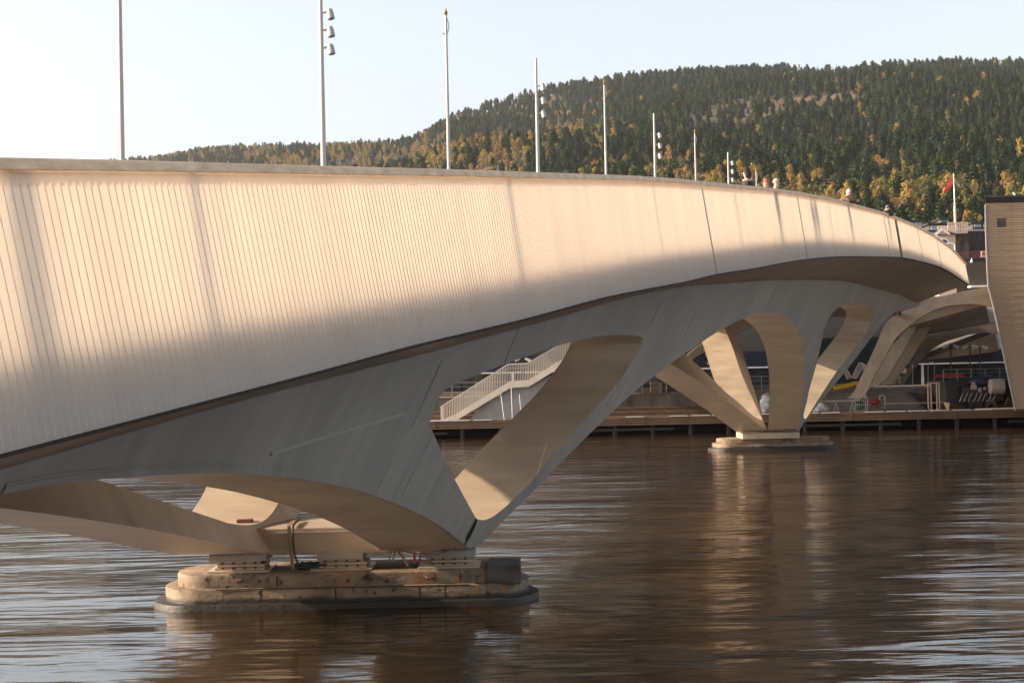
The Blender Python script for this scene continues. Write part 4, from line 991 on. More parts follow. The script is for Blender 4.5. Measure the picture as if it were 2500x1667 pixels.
g=MB(); a=ap(2375,1001,QY+.9); g.add([(a.x,QY+.3,zD+.01),(a.x+3.4,QY+.3,zD+.01),(a.x+3.4,QY+1.3,zD+.05),(a.x+.3,QY+1.2,zD+.03),(a.x,QY+.3,zD+.03),(a.x+3.4,QY+.3,zD+.08),(a.x+3.4,QY+1.3,zD+.1),(a.x+.3,QY+1.2,zD+.08)],[(0,3,2,1),(4,5,6,7),(0,1,5,4),(1,2,6,5),(2,3,7,6),(3,0,4,7)])
o=g.build('pale_sheet',m_galv,loc=(a.x,QY+.9,zD)); tag(o,'pale metal sheet lying on the dock edge at the tower foot','sheet')
# upper cream ramp with dark balusters between the cream legs
RY=QY+22
r=empty('upper_ramp',(ap(1735,840,RY).x,RY,zP),'cream sloping ramp with dark balusters high between the far pier legs','ramp')
q=[(1640,900),(1700,850),(1762,806),(1830,770),(1830,800),(1768,836),(1704,868),(1640,915)]; pts=[ap(x,y,RY) for x,y in q]
g=MB(); g.prism([(p.x,p.z) for p in pts],lambda p:Vector((p[0],RY,p[1])),lambda p:Vector((p[0],RY+2.4,p[1]))); g.build('ramp_side',m_cream,r)
for k in range(22):
    t=k/21; p=ap(1700+t*80,866-t*38,RY+.3); g=MB(); g.bar((p.x,RY+.3,p.z),(p.x,RY+.3,p.z-1.15+.0*t),.04,.04,up=(0,1,0)); g.build('baluster',m_black,r,loc=(p.x,RY+.3,p.z-1.15))

# ---- town above the bridge end: small tower house, dark roofs, houses on the slope
m_pinkw=mat('pinkish_cream_render',(.62,.45,.34),.8); m_roof=mat('dark_slate_roof',(.022,.02,.02),.7); noisy(m_roof,(.012,.012,.012),(.05,.045,.04),1.2,(1,1,.3))
HYY=205.0
def P(x,y,Y=HYY): return ap(x,y,Y)
hs=empty('turret_house',(P(2312,600).x,HYY,P(2312,620).z-12),'small pinkish house gable with round arched window and dark roof','house')
zg=P(2300,620).z-14
def boxpx(x0,y0,x1,y1,Y,dp): a=ap(x0,y1,Y); b=ap(x1,y0,Y); return a.x,b.x,Y,Y+dp,a.z,b.z
a0,a1_,_,_,z0,z1=boxpx(2290,571,2332,612,HYY,4); 
g=MB(); g.box(a0,a1_,HYY,HYY+4,zg,z1); g.build('wall',m_pinkw,hs)
ax=P(2313,571).x
g=MB(); g.prism([(P(2284,573).x,P(2284,573).z),(P(2298,563).x,P(2298,563).z),(P(2314,572).x,P(2314,572).z)],lambda p:Vector((p[0],HYY-.35,p[1])),lambda p:Vector((p[0],HYY+.2,p[1]))); g.build('gable',m_pinkw,hs)
g=MB(); t=P(2298,561); l=P(2282,574); r_=P(2316,573)
for (u,v) in ((l,t),(t,r_)): g.bar((u.x,HYY-.5,u.z),(v.x,HYY-.5,v.z),.25,.22,up=(0,1,0))
g.build('bargeboard',m_white,hs)
g=MB(); e1=P(2334,572); g.add([(l.x,HYY-.3,l.z),(e1.x,HYY-.3,e1.z),(e1.x,HYY+4.3,e1.z),(l.x,HYY+4.3,l.z),(t.x,HYY-.3,t.z+.05),(P(2322,562).x,HYY+2,P(2322,562).z),(P(2322,562).x,HYY+4.3,P(2322,562).z-.2),(t.x,HYY+4.3,t.z)],[(0,1,5,4),(1,2,6,5),(4,5,6,7),(0,4,7,3),(2,3,7,6),(0,3,2,1)]); g.build('roof',m_roof,hs)
c=P(2304,592); g=MB(); g.tube([(c.x,HYY-.05,c.z),(c.x,HYY-.12,c.z)],.62,16); g.build('arch_surround',m_white,hs)
g=MB(); g.tube([(c.x,HYY-.13,c.z-.05),(c.x,HYY-.16,c.z-.05)],.42,16); g.build('window_pane',m_glass,hs)
# rooftop balcony and big roof
br=empty('mansard_house',(P(2360,600).x,HYY+6,zg),'big house with tall dark mansard roof and pale rooftop balcony','house')
a0,b0,_,_,z0,z1=boxpx(2332,567,2364,625,HYY+6,9)
g=MB(); g.prism([(a0-.4,zg),(a0-.4,z0),(a0+.1,z1-.5),(a0+.6,z1),(b0-.6,z1),(b0+.1,(z0+z1)/2),(b0,z0),(b0,zg)],lambda p:Vector((p[0],HYY+6,p[1])),lambda p:Vector((p[0],HYY+12,p[1])))
mt=mat('mottled_slate',(.06,.045,.03),.8); noisy(mt,(.025,.02,.015),(.10,.075,.05),1.5,(1,1,.4),detail=8); g.build('curved_roof',mt,br)
a0,b0,_,_,z0,z1=boxpx(2364,563,2470,640,HYY+8,9); g=MB(); g.box(a0-.6,b0,HYY+8,HYY+17,zg,z1); g.build('roof_block',m_roof,br)
g=MB(); g.box(a0-.6,b0,HYY+7.8,HYY+8.3,z1,z1+.22); g.build('roof_edge',m_galv,br)
bx0,bx1,_,_,bz0,bz1=boxpx(2310,545,2357,567,HYY+6,4)
g=MB(); g.box(bx0,bx1,HYY+5,HYY+10,bz0-.25,bz0); g.build('balcony_floor',m_pinkw,br)
for y0 in (HYY+5,HYY+9.9):
    for zz in (bz0+.3,bz1): g=MB(); g.bar((bx0,y0,zz),(bx1,y0,zz),.1,.14); g.build('balcony_rail',m_pinkw,br)
    for k in range(13):
        x=bx0+(bx1-bx0)*k/12; g=MB(); g.bar((x,y0,bz0),(x,y0,bz1),.11,.09,up=(0,1,0)); g.build('balcony_post',m_pinkw,br,loc=(x,y0,bz0))
# flag
fp=P(2333,565,HYY+7.5); ft=P(2328,424,HYY+7.5)
fl=empty('roof_flagpole',(fp.x,HYY+7.5,bz0),'tall white flagpole rising from the rooftop balcony','flagpole')
g=MB(); mid=P(2331,505,HYY+7.5); g.tube([(fp.x,HYY+7.5,bz0),(mid.x,HYY+7.5,mid.z)],.16,10); g.build('lower_shaft',m_pinkw,fl,smooth=True)
g=MB(); g.tube([(mid.x,HYY+7.5,mid.z),(ft.x,HYY+7.5,ft.z)],[.09,.05],10); g.build('upper_shaft',m_white,fl,smooth=True)
g=MB(); n=10; m_=7
q=[P(2327,430,HYY+7.4),P(2303,467,HYY+7.0),P(2327,451,HYY+7.4)]
for i in range(n+1):
    u=i/n; a=q[0].lerp(q[1],u); b=q[2].lerp(q[1]+Vector((.1,0,-.25)),u)
    for j in range(m_+1):
        v=j/m_; p=a.lerp(b,v); g.v.append(Vector((p.x,p.y+.22*math.sin(u*7+v*2.5)*(.3+u),p.z)))
g.f=[(i*(m_+1)+j,i*(m_+1)+j+1,(i+1)*(m_+1)+j+1,(i+1)*(m_+1)+j) for i in range(n) for j in range(m_)]
m_flag=sheet_mat('red_flag_cloth',(.85,.07,.06),.5); o=g.build('red_flag',m_flag,loc=q[0],smooth=True); sd=o.modifiers.new('thick','SOLIDIFY'); sd.thickness=.03; tag(o,'red drooping flag with a faint pale stripe on the rooftop pole','flag')
g=MB()
for i in range(n):
    for s in (i,): 
        A=[]
        for ii in (i,i+1):
            u=ii/n; a=q[0].lerp(q[1],u); b=q[2].lerp(q[1]+Vector((.1,0,-.25)),u)
            for v in (.46,.56): p=a.lerp(b,v); A.append(Vector((p.x,p.y-.04+.22*math.sin(u*7+v*2.5)*(.3+u),p.z)))
        g.add(A,[(0,1,3,2)])
g.build('pale_stripe',mat('pale_pink_cloth',(.7,.35,.33),.7),o)
# slope houses
random.seed(21)
def house(x0,x1,yb,yt,Y,m,lb):
    a,b,_,_,z0,z1=boxpx(x0,yt,x1,yb,Y,9); r=empty('slope_house',((a+b)/2,Y,z0-5),lb,'house','houses at the foot of the wooded hill')
    g=MB(); g.box(a,b,Y,Y+8,z0-6,z1); g.build('wall',m,r)
    g=MB(); g.box(a-.5,b+.5,Y-.6,Y+8.4,z1,z1+.35); g.build('roof',m_roof,r)
    n=max(2,int((b-a)/3.2))
    for k in range(n):
        x=a+(b-a)*(k+.5)/n; zc=z0+(z1-z0)*.55; h=(z1-z0)*.28
        g=MB(); g.box(x-.75,x+.75,Y-.06,Y-.002,zc-h,zc+h); w_=g.build('window_frame',m_white,r,loc=(x,Y,zc)); g=MB(); g.box(x-.62,x+.62,Y-.09,Y-.062,zc-h*.8,zc+h*.8); g.build('window_pane',mat('sky_pane',(.25,.32,.38),.1) if 'sky_pane' not in bpy.data.materials else bpy.data.materials['sky_pane'],w_,loc=(x,Y,zc))
m_h1=mat('dark_grey_boarding',(.06,.06,.06),.8); m_h2=mat('brown_boarding',(.08,.05,.035),.8); m_h3=mat('white_boarding',(.42,.43,.45),.7)
house(2213,2250,556,541,390,m_h2,'brown hillside house with one wide window just over the railing')
house(2269,2316,566,548,350,m_h1,'dark grey hillside house with two windows left of the balcony')
house(2268,2296,578,566,330,m_h3,'whitish hillside house below the dark grey one')
house(2375,2420,557,545,380,m_h1,'grey hillside house with bright windows beside the slatted tower')
house(2296,2312,545,536,440,m_h2,'small brown house higher on the slope')

# ================================================================== PEOPLE ON THE BRIDGE
def skinned(name, pts, edges, rad, m, parent, sub=2):
    me=bpy.data.meshes.new(name); me.from_pydata([tuple(p) for p in pts],edges,[]); me.materials.append(m)
    o=bpy.data.objects.new(name,me); link(o,parent,WL[parent.name]); 
    sk=o.modifiers.new('skin','SKIN'); sk.use_smooth_shade=True
    for i,r in enumerate(rad):
        v=me.skin_vertices[0].data[i]; v.radius=(r,r) if not isinstance(r,tuple) else r; v.use_root=(i==0)
    ss=o.modifiers.new('sub','SUBSURF'); ss.levels=sub; ss.render_levels=sub
    return o
m_skin=mat('skin',(.50,.28,.19),.5)
def person(X,Y,zdeck,rot,lean,label,jacket,hairc,trous,scale=1.0,hood=False,glasses=False,longhair=False):
    r=empty('person',(X,Y,zdeck),label,'person')
    cr_,sr_=math.cos(rot),math.sin(rot)
    def T(f,s,u):                          # forward, sideways, up (figure space) -> offset from the foot point
        return Vector(((f*cr_-s*sr_)*scale,(f*sr_+s*cr_)*scale,u*scale))
    L=lean; hip=T(-.05-.25*L,0,.92); ch=T(.10*L+.0,0,1.25-.06*L); nk=T(.02+.30*L,0,1.46-.14*L); hd=T(.07+.42*L,0,1.62-.17*L); crn=T(.06+.44*L,0,1.70-.17*L)
    pts=[hip,ch,nk,hd,crn]; E=[(0,1),(1,2),(2,3),(3,4)]; R=[.15,.17,.062,.088,.078]
    if L>.2: nk=T(.26,0,1.42); hd=T(.37,0,1.50); crn=T(.42,0,1.57); pts=[hip,ch,nk,hd,crn]
    arms=[]
    for s in (-1,1):
        sh=T(.02+.26*L,s*.19,1.40-.13*L); el=T(.10+.42*L,s*.26,1.12+.04*L); wr=T(.22+.62*L,s*.10,1.10+.10*L); ha=T(.30+.66*L,s*.05,1.12+.10*L)
        if L>.2: sh=T(.22,s*.19,1.36); el=T(.37,s*.27,1.25); wr=T(.60,s*.12,1.26); ha=T(.69,s*.05,1.27)
        if L<.2: el=T(-.02,s*.25,1.12); wr=T(.12,s*.24,.90); ha=T(.16,s*.23,.82)
        i=len(pts); pts+=[sh,el,wr,ha]; R+=[.065,.045,.032,.036]; E+=[(1,i),(i,i+1),(i+1,i+2),(i+2,i+3)]; arms.append((sh,el,wr,ha))
    legs=[]
    for s in (-1,1):
        h=T(-.03-.22*L,s*.10,.86); k=T(.02-.06*L,s*.11,.48); an=T(-.02,s*.11,.08); to=T(.16,s*.12,.035)
        i=len(pts); pts+=[h,k,an,to]; R+=[.085,.06,.042,.035]; E+=[(0,i),(i,i+1),(i+1,i+2),(i+2,i+3)]; legs.append((h,k,an,to))
    skinned('body',pts,E,[x*scale for x in R],m_skin,r)
    jp=[hip+T(0,0,-.06),ch,T(.01+.21*L,0,1.40-.04*L)]; JE=[(0,1),(1,2)]; JR=[.175,.195,.12]
    for sh,el,wr,ha in arms:
        i=len(jp); jp+=[sh,el,wr]; JR+=[.09,.064,.048]; JE+=[(2,i),(i,i+1),(i+1,i+2)]
    skinned('jacket',jp,JE,[x*scale for x in JR],jacket,r)
    tp2=[hip+T(0,0,.0)]; TE=[]; TR=[.165]
    for h,k,an,to in legs:
        i=len(tp2); tp2+=[h,k,an]; TR+=[.10,.073,.06]; TE+=[(0,i),(i,i+1),(i+1,i+2)]
    skinned('trousers',tp2,TE,[x*scale for x in TR],trous,r)
    f=T(1,0,0)/scale; sd=T(0,1,0)/scale; H=hd+T(.005,0,.035)
    base=Vector((X,Y,zdeck))
    g=MB(); g.sphere(base+H+T(.095,0,-.02),.020,8,6); g.sphere(base+H+T(.01,.088,-.02),.026,8,6,(.5,.5,1)); g.sphere(base+H+T(.01,-.088,-.02),.026,8,6,(.5,.5,1)); g.build('nose_and_ears',m_skin,r,loc=base,smooth=True,kind='stuff')
    g=MB(); 
    for s in (-1,1): g.sphere(base+H+T(.085,s*.033,.01),.011,8,6)
    g.build('eye',m_black,r,loc=base,smooth=True)
    # hair cap
    b=bmesh.new(); bmesh.ops.create_icosphere(b,subdivisions=3,radius=1)
    for v in b.verts:
        c=v.co; n=1+.10*noise.noise(c*4+Vector((X,0,0)))
        fx=c.x*.108*n; sy=c.y*.100*n; uz=c.z*.115*n
        if c.x>.35 and c.z<.35: fx*=.72
        if c.z<-.2 and not longhair: uz*=.55
        if longhair and c.z<-.1: uz*=2.1; fx-=.03
        p=H+T(fx-.022,sy,uz+.028); v.co=p
    me=bpy.data.meshes.new('hair'); b.to_mesh(me); b.free(); me.materials.append(hairc); me.polygons.foreach_set('use_smooth',[True]*len(me.polygons))
    o=bpy.data.objects.new('hair' if not hood else 'cap',me); link(o,r,base)
    if glasses:
        g=MB()
        for s in (-1,1): g.tube([base+H+T(.098,s*.036,.008),base+H+T(.104,s*.036,.008)],.026,10); g.bar(base+H+T(.10,s*.06,.012),base+H+T(.0,s*.092,.012),.008,.008)
        g.build('sunglasses',m_black,r,loc=base)
    return r
def on_deck(x,y,inset):
    Y=solve(x,y,lambda X,Y,e:M*Y-X-LPc(Y)-inset)[0]; return M*Y-LPc(Y)-inset,Y,HC+eT(Y)-DK(Y)+.12+.08*min(1,inset/.6)
mh=lambda n,c,r=.8: mat(n,c,r)
X_,Y_,z_=on_deck(2047,480,.34); person(X_,Y_,z_,math.radians(-12),1.0,'grey haired person in brown jacket and sunglasses leaning on the bridge railing',mh('brown_jacket',(.10,.065,.035)),mh('grey_hair',(.42,.40,.38)),mh('dark_trousers',(.03,.03,.04)),1.06,glasses=True)
X_,Y_,z_=on_deck(1828,448,.7); person(X_,Y_,z_,math.radians(150),.0,'person with long dark hair standing left of the smallest pole, head only above the rail',mh('dark_coat',(.03,.02,.02)),mh('dark_hair',(.02,.012,.01)),mh('jeans',(.04,.05,.08)),1.03,longhair=True)
X_,Y_,z_=on_deck(1892,462,1.2); person(X_,Y_,z_,math.radians(20),.0,'person with sandy grey hair, just the crown showing over the rail',mh('pale_jacket',(.5,.48,.45)),mh('sandy_hair',(.45,.36,.30)),mh('beige_trousers',(.2,.17,.12)),1.0)
X_,Y_,z_=on_deck(1874,461,1.3); person(X_,Y_,z_,math.radians(200),.0,'red haired person beside the sandy haired one, barely visible over the rail',mh('rust_jacket',(.25,.07,.04)),mh('red_hair',(.30,.09,.05)),mh('navy_trousers',(.02,.03,.06)),.985)
X_,Y_,z_=on_deck(2147,522,.36); person(X_,Y_,z_,math.radians(-15),.75,'person in dark knitted cap and black coat leaning at the far part of the railing',mh('black_coat',(.012,.012,.015)),mh('grey_cap',(.10,.10,.11)),mh('black_trousers',(.012,.012,.012)),1.0,hood=True)

# ================================================================== HILL
ridge=[(-6000,560),(-3000,560),(-1500,520),(-600,450),(0,402),(260,388),(400,374),(560,350),(660,344),(760,347),(860,340),(960,334),(1030,316),(1080,282),(1150,256),(1250,222),(1350,198),(1450,184),(1550,172),(1650,162),(1750,156),(1850,150),(1950,152),(2031,158),(2116,147),(2200,142),(2308,135),(2500,137),(2900,128),(3600,150),(5000,210),(8000,300)]
rf_=pl(ridge)
dist=pl([(-6000,3000),(0,2700),(700,2500),(950,2300),(1100,2000),(1500,1850),(2500,1800),(8000,1800)])
TREEH=12.0
def pxof(t): return 1250+4000*t            # tangent of bearing -> photo column at the horizon
def hz(t, r):
    px=pxof(t); hy=917-.021*(px-1250); D1=dist(px); tt=t
    # the column of a bearing drifts left with height because of the camera roll
    pr=px-.021*(hy-rf_(px)); e1=(hy-rf_(pr))/4000; z1=e1*D1+HC-TREEH
    def ss(a,b,x): x=max(0,min(1,(x-a)/(b-a))); return x*x*(3-2*x)
    lowz=-.6+ (26 if True else 0)*ss(210,420,r)
    if r<=D1: 
        s=max(0,(r-400)/(D1-400)); z=lowz+(z1-26+.6)*(s**1.08)
        z+=(noise.noise(Vector((t*r/230,r/260,1.3)))*20+noise.noise(Vector((t*r/90,r/110,5)))*7)*min(1,s*5)*min(1,(1-s)*4+.0)
        # gully east of the left shoulder
        z-=26*math.exp(-((px-1330)/130)**2)*ss(.35,.7,s)*ss(1.0,.85,s)
    else:
        z=z1-(r-D1)*.35
    return z
rs=[190,215,240,265,290,320,350,385,420]
while rs[-1]<2950: rs.append(rs[-1]*1.022+6)
ts=[-1.3+2.7*i/300 for i in range(301)]
g=MB()
for r in rs:
    for t in ts: g.v.append(Vector((t*r,r,hz(t,r))))
n=len(ts)
for i in range(len(rs)-1):
    for j in range(n-1): g.f.append((i*n+j,i*n+j+1,(i+1)*n+j+1,(i+1)*n+j))
m_hill=mat('forest_floor',(.06,.05,.03),.95); noisy(m_hill,(.035,.04,.02),(.15,.085,.045),.018,detail=8,lo=.4,hi=.62)
o=g.build('wooded_hill',m_hill,loc=(0,1000,0),smooth=True); tag(o,kind='structure')
# leaf materials: colour varies from tree to tree
def leafmat(name, cols, tr=.25):
    m=bpy.data.materials.new(name); m.use_nodes=True; nt=m.node_tree; nt.nodes.clear()
    o=N(m,'ShaderNodeOutputMaterial'); d=N(m,'ShaderNodeBsdfDiffuse'); t=N(m,'ShaderNodeBsdfTranslucent'); mx=N(m,'ShaderNodeMixShader'); mx.inputs[0].default_value=tr
    oi=N(m,'ShaderNodeObjectInfo'); rp=N(m,'ShaderNodeValToRGB'); cr_=rp.color_ramp
    cr_.elements[0].color=(*cols[0],1); cr_.elements[1].color=(*cols[-1],1)
    for k,c in enumerate(cols[1:-1]): e=cr_.elements.new((k+1)/(len(cols)-1)); e.color=(*c,1)
    tc=N(m,'ShaderNodeTexCoord'); nz=N(m,'ShaderNodeTexNoise'); nz.inputs['Scale'].default_value=.8; LK(m,tc.outputs['Object'],nz.inputs[0])
    ad=N(m,'ShaderNodeMath',operation='MULTIPLY_ADD'); ad.inputs[1].default_value=.5; LK(m,nz.outputs[0],ad.inputs[0]); 
    sb=N(m,'ShaderNodeMath',operation='ADD'); sb.inputs[1].default_value=-.25; LK(m,oi.outputs['Random'],sb.inputs[0]); LK(m,sb.outputs[0],ad.inputs[2]); LK(m,ad.outputs[0],rp.inputs[0])
    LK(m,rp.outputs[0],d.inputs[0]); LK(m,rp.outputs[0],t.inputs[0]); LK(m,d.outputs[0],mx.inputs[1]); LK(m,t.outputs[0],mx.inputs[2]); LK(m,mx.outputs[0],o.inputs[0])
    return m
m_spr=leafmat('spruce_needles',[(.018,.034,.016),(.030,.050,.022),(.046,.064,.026),(.062,.076,.030)],.12)
m_bir=leafmat('autumn_leaves',[(.075,.09,.03),(.16,.145,.045),(.34,.24,.06),(.36,.21,.065),(.23,.15,.07),(.11,.12,.04)],.3)
m_bark=mat('bark',(.09,.07,.05),.9); m_birk=mat('birch_bark',(.35,.33,.30),.9)
def spruce_mesh(seed,h,w):
    rnd=random.Random(seed); c=MB(); t=MB()
    t.tube([(0,0,-1),(0,0,h*.5),(0,0,h*.97)],[.22,.14,.03],6)
    pine=seed%2; tiers=14
    for i in range(tiers):
        u=i/(tiers-1); z=h*(.12+.86*u); rr=w*(1-u)**.75*(.7+.5*rnd.random())+.15; nb=int(9-4*u)
        if pine: z=h*(.35+.62*u); rr=w*(.35+.65*math.sin(math.pi*min(1,.25+.72*u)))*(.65+.6*rnd.random()); nb=8
        a0=rnd.random()*6.28
        for k in range(nb):
            a=a0+6.283*k/nb+rnd.uniform(-.25,.25); L=rr*rnd.uniform(.65,1.15); dz=-L*(rnd.uniform(.25,.55) if not pine else rnd.uniform(-.5,.25)); wd=L*rnd.uniform(.34,.58)
            d=Vector((math.cos(a),math.sin(a),0)); s=Vector((-math.sin(a),math.cos(a),0)); p0=Vector((0,0,z)); p1=d*L+Vector((0,0,z+dz)); mid=d*L*.55+Vector((0,0,z+dz*.35))
            c.face([p0,mid+s*wd*.6,p1]); c.face([p0,p1,mid-s*wd*.6]); c.face([mid+s*wd*.6+Vector((0,0,-.1)),mid-s*wd*.6+Vector((0,0,-.1)),mid+Vector((0,0,-L*.5))])
    c.face([(0.15,0,h*.93),(-.12,.1,h*.93),(0,0,h*1.03)]); c.face([(0,.15,h*.93),(0,-.15,h*.93),(0,0,h*1.03)])
    return c,t
def birch_mesh(seed,h,w,n=420):
    rnd=random.Random(seed); c=MB(); t=MB()
    t.tube([(0,0,-1),(.1,0,h*.35),(0,.1,h*.8)],[.2,.14,.04],6)
    for k in range(6):
        a=rnd.random()*6.28; z=h*rnd.uniform(.3,.6); t.tube([(0,0,z),(math.cos(a)*w*.5,math.sin(a)*w*.5,z+h*.2)],[.07,.02],5)
    blobs=[]
    for k in range(14):
        u=rnd.random(); z=h*(.30+.62*u); rr=w*math.sin(math.pi*(.16+.80*u))**.8; a=rnd.random()*6.28; q=rnd.uniform(.2,.75)
        blobs.append((Vector((math.cos(a)*rr*q,math.sin(a)*rr*q,z)),w*rnd.uniform(.28,.5)))
    for k in range(n):
        b,r=rnd.choice(blobs); d=Vector((rnd.gauss(0,1),rnd.gauss(0,1),rnd.gauss(0,1))).normalized(); p=b+Vector((d.x,d.y,d.z*1.15))*r*rnd.uniform(.6,1.05)
        nn=(d+Vector((rnd.uniform(-.5,.5),rnd.uniform(-.5,.5),rnd.uniform(-.3,.6)))).normalized(); s=nn.orthogonal().normalized(); s.rotate(Matrix.Rotation(rnd.random()*6.28,3,nn)); v=nn.cross(s); q=rnd.uniform(.20,.42)
        c.face([p+s*q,p+v*q*.8,p-s*q,p-v*q*.8])
    return c,t
def mesh_of(mb,name,m):
    me=bpy.data.meshes.new(name); me.from_pydata([tuple(v) for v in mb.v],[],mb.f); me.materials.append(m); return me
SPR=[]; BIR=[]
for k,(h,w_) in enumerate(((11.5,3.3),(12.5,3.0),(9.5,3.0),(12,3.4))):
    c,t=spruce_mesh(40+k,h,w_); SPR.append((mesh_of(c,'spruce_crown',m_spr),mesh_of(t,'spruce_trunk',m_bark)))
for k,(h,w_) in enumerate(((11,3.0),(12.5,2.6),(9,3.3),(13,2.3))):
    c,t=birch_mesh(80+k,h,w_); BIR.append((mesh_of(c,'birch_crown',m_bir),mesh_of(t,'birch_trunk',m_birk)))
# planting
random.seed(11)
railf=pl(rail_px+[(2362,690),(2400,700),(2404,480),(2600,480)])
trees=[]
r=300.0
while r<2950:
    sp=5.0+r*.0014
    t=-.8
    while t<.62:
        tj=t+random.uniform(-.45,.45)*sp/r; rj=r+random.uniform(-.5,.5)*sp
        t+=sp/r
        px0=pxof(tj); D1=dist(px0)
        if rj>D1+25: continue
        z=hz(tj,rj); x=tj*rj; py=0
        X,Y2=projpx((x,rj,z+TREEH))
        ry=railf(max(0,X))
        if -160<X<2660 and Y2>566: continue
        if (Y2>ry+45 or X<-160 or X>2660) and random.random()<.45: continue
        s=(rj-400)/(D1-400)
        # autumn trees: a belt low on the hill, the left spur, scattered elsewhere
        nz_=noise.noise(Vector((x/70,rj/70,2)))+.5*noise.noise(Vector((x/28,rj/28,9)))
        belt=0
        if X>1500: belt=.62*max(0,1-abs(Y2-(430+ (X-1700)*.03))/75)+ (.34 if Y2>440 else 0)
        elif X>600: belt=.60*max(0,1-abs(Y2-(345-(X-1250)*.05))/65)+ (.25 if Y2>350 else 0)
        else: belt=.14
        pb=.045+belt*.85+ .8*max(0,nz_)*(belt>.04)
        pb=min(pb,.74)
        if nz_<-.12: pb*=.25
        # open felled patch
        cx=(X-1880)/260; cy=(Y2-(236-(X-1880)*.13))/30
        if cx*cx+cy*cy<1 and random.random()<.72: continue
        if random.random()<.06: continue
        kind='b' if random.random()<pb else 's'
        if kind=='s' and belt>.3 and random.random()<.15: continue
        trees.append((rj,x,z,kind,X,Y2,random.random(),random.random()*6.28))
    r+=sp*.9
print('trees',len(trees))
vis=[q for q in trees if 0<q[4]<2400 and q[5]<railf(q[4])-4]
vis.sort(key=lambda q:q[0]); indiv={}; cnt={'s':0,'b':0}
ind=[]
for q in vis:
    if len(ind)<300: ind.append(q)
idset=set(id(q) for q in ind)
def zone(X):
    for lim,nm in ((1500,'left of the fourth lamp pole'),(1850,'between the last poles'),(2060,'above the people at the railing'),(2200,'above the far end of the railing'),(2320,'behind the red flag'),(9999,'beside the slatted tower')):
        if X<lim: return nm
def height_word(y): return 'low on the hill' if y>470 else 'a little up the hill' if y>430 else 'halfway up the lower slope'
for q in ind:
    rj,x,z,kind,X,Y2,u,a=q; V=BIR if kind=='b' else SPR; cm,tm=V[int(u*3.999)]
    nm='birch_tree' if kind=='b' else 'spruce_tree'
    rt=bpy.data.objects.new(nm,None); rt.empty_display_size=1; COL.objects.link(rt); rt.location=(x,rj,z); rt.rotation_euler=(0,0,a); sc_=.66+.55*((u*7.3)%1); rt.scale=(sc_*1.02,sc_*1.02,sc_)
    rt['label']=('yellow autumn birch ' if kind=='b' else 'dark green spruce ')+height_word(Y2)+' '+zone(X); rt['category']='tree'
    rt['group']=rt['label'].replace('birch','birches').replace('spruce','spruces')
    for me,pn in ((cm,'crown'),(tm,'trunk')):
        o=bpy.data.objects.new(pn,me); COL.objects.link(o); o.parent=rt
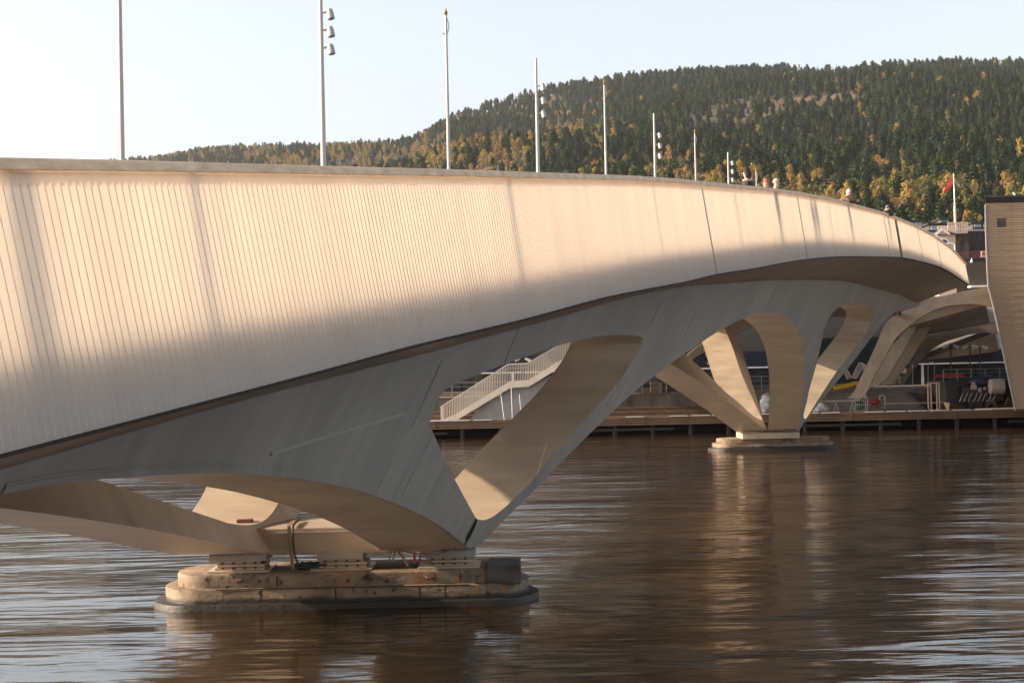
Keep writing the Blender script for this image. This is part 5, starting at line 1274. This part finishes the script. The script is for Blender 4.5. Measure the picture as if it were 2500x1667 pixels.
def scatter(name, pts, variants, label):
    for_v=variants; me=bpy.data.meshes.new(name)
    me.from_pydata([(q[1],q[0],q[2]) for q in pts],[],[])
    A=me.attributes.new('sz','FLOAT','POINT'); B=me.attributes.new('rz','FLOAT','POINT'); C_=me.attributes.new('pick','INT','POINT')
    for i,q in enumerate(pts):
        A.data[i].value=.62+.55*((q[6]*7.3)%1)**1.3; B.data[i].value=q[7]; C_.data[i].value=int(q[6]*3.999)
    o=bpy.data.objects.new(name,me); COL.objects.link(o)
    ng=bpy.data.node_groups.new(name+'_nodes','GeometryNodeTree'); ng.interface.new_socket('Geometry',in_out='INPUT',socket_type='NodeSocketGeometry'); ng.interface.new_socket('Geometry',in_out='OUTPUT',socket_type='NodeSocketGeometry')
    nn=ng.nodes; gi=nn.new('NodeGroupInput'); go=nn.new('NodeGroupOutput'); jo=nn.new('GeometryNodeJoinGeometry')
    def attr(nm,tp):
        a=nn.new('GeometryNodeInputNamedAttribute'); a.data_type=tp; a.inputs['Name'].default_value=nm; return a
    sz=attr('sz','FLOAT'); rz=attr('rz','FLOAT'); pk=attr('pick','INT'); cx_=nn.new('ShaderNodeCombineXYZ'); ng.links.new(rz.outputs[0],cx_.inputs[2])
    for v,(cm,tm) in enumerate(for_v):
        src=[]
        for me_ in (cm,tm):
            so_=bpy.data.objects.new('template_'+me_.name,me_); oi=nn.new('GeometryNodeObjectInfo'); oi.inputs['Object'].default_value=so_; oi.transform_space='ORIGINAL'; src.append(oi)
        jg=nn.new('GeometryNodeJoinGeometry')
        for s_ in src: ng.links.new(s_.outputs['Geometry'],jg.inputs[0])
        g2=nn.new('GeometryNodeGeometryToInstance'); ng.links.new(jg.outputs[0],g2.inputs[0])
        ip=nn.new('GeometryNodeInstanceOnPoints'); cmp=nn.new('FunctionNodeCompare'); cmp.data_type='INT'; cmp.operation='EQUAL'
        ii=[i_ for i_ in cmp.inputs if i_.type=='INT']; ng.links.new(pk.outputs[0],ii[0]); ii[1].default_value=v
        ng.links.new(gi.outputs[0],ip.inputs['Points']); ng.links.new(cmp.outputs[0],ip.inputs['Selection']); ng.links.new(g2.outputs[0],ip.inputs['Instance'])
        ng.links.new(cx_.outputs[0],ip.inputs['Rotation']); ng.links.new(sz.outputs[0],ip.inputs['Scale']); ng.links.new(ip.outputs[0],jo.inputs[0])
    ng.links.new(jo.outputs[0],go.inputs[0])
    md=o.modifiers.new('forest','NODES'); md.node_group=ng; o['kind']='stuff'; o['label']=label; return o
rest=[q for q in trees if id(q) not in idset]
scatter('spruce_forest',[q for q in rest if q[3]=='s'],SPR,'dense dark spruce forest covering the hill')
scatter('birch_forest',[q for q in rest if q[3]=='b'],BIR,'yellow and orange autumn trees among the spruces')

# ================================================================== HAZE
m_haze=bpy.data.materials.new('haze_air'); m_haze.use_nodes=True; nt=m_haze.node_tree; nt.nodes.clear()
ho=nt.nodes.new('ShaderNodeOutputMaterial'); pv=nt.nodes.new('ShaderNodeVolumePrincipled'); pv.inputs['Color'].default_value=(.86,.90,.97,1); pv.inputs['Density'].default_value=.000055; pv.inputs['Anisotropy'].default_value=.35
nt.links.new(pv.outputs[0],ho.inputs['Volume'])
g=MB(); g.box(-4400,4800,-400,3800,-3.0,520); o=g.build('haze',m_haze,loc=(0,1500,0)); o['kind']='stuff'
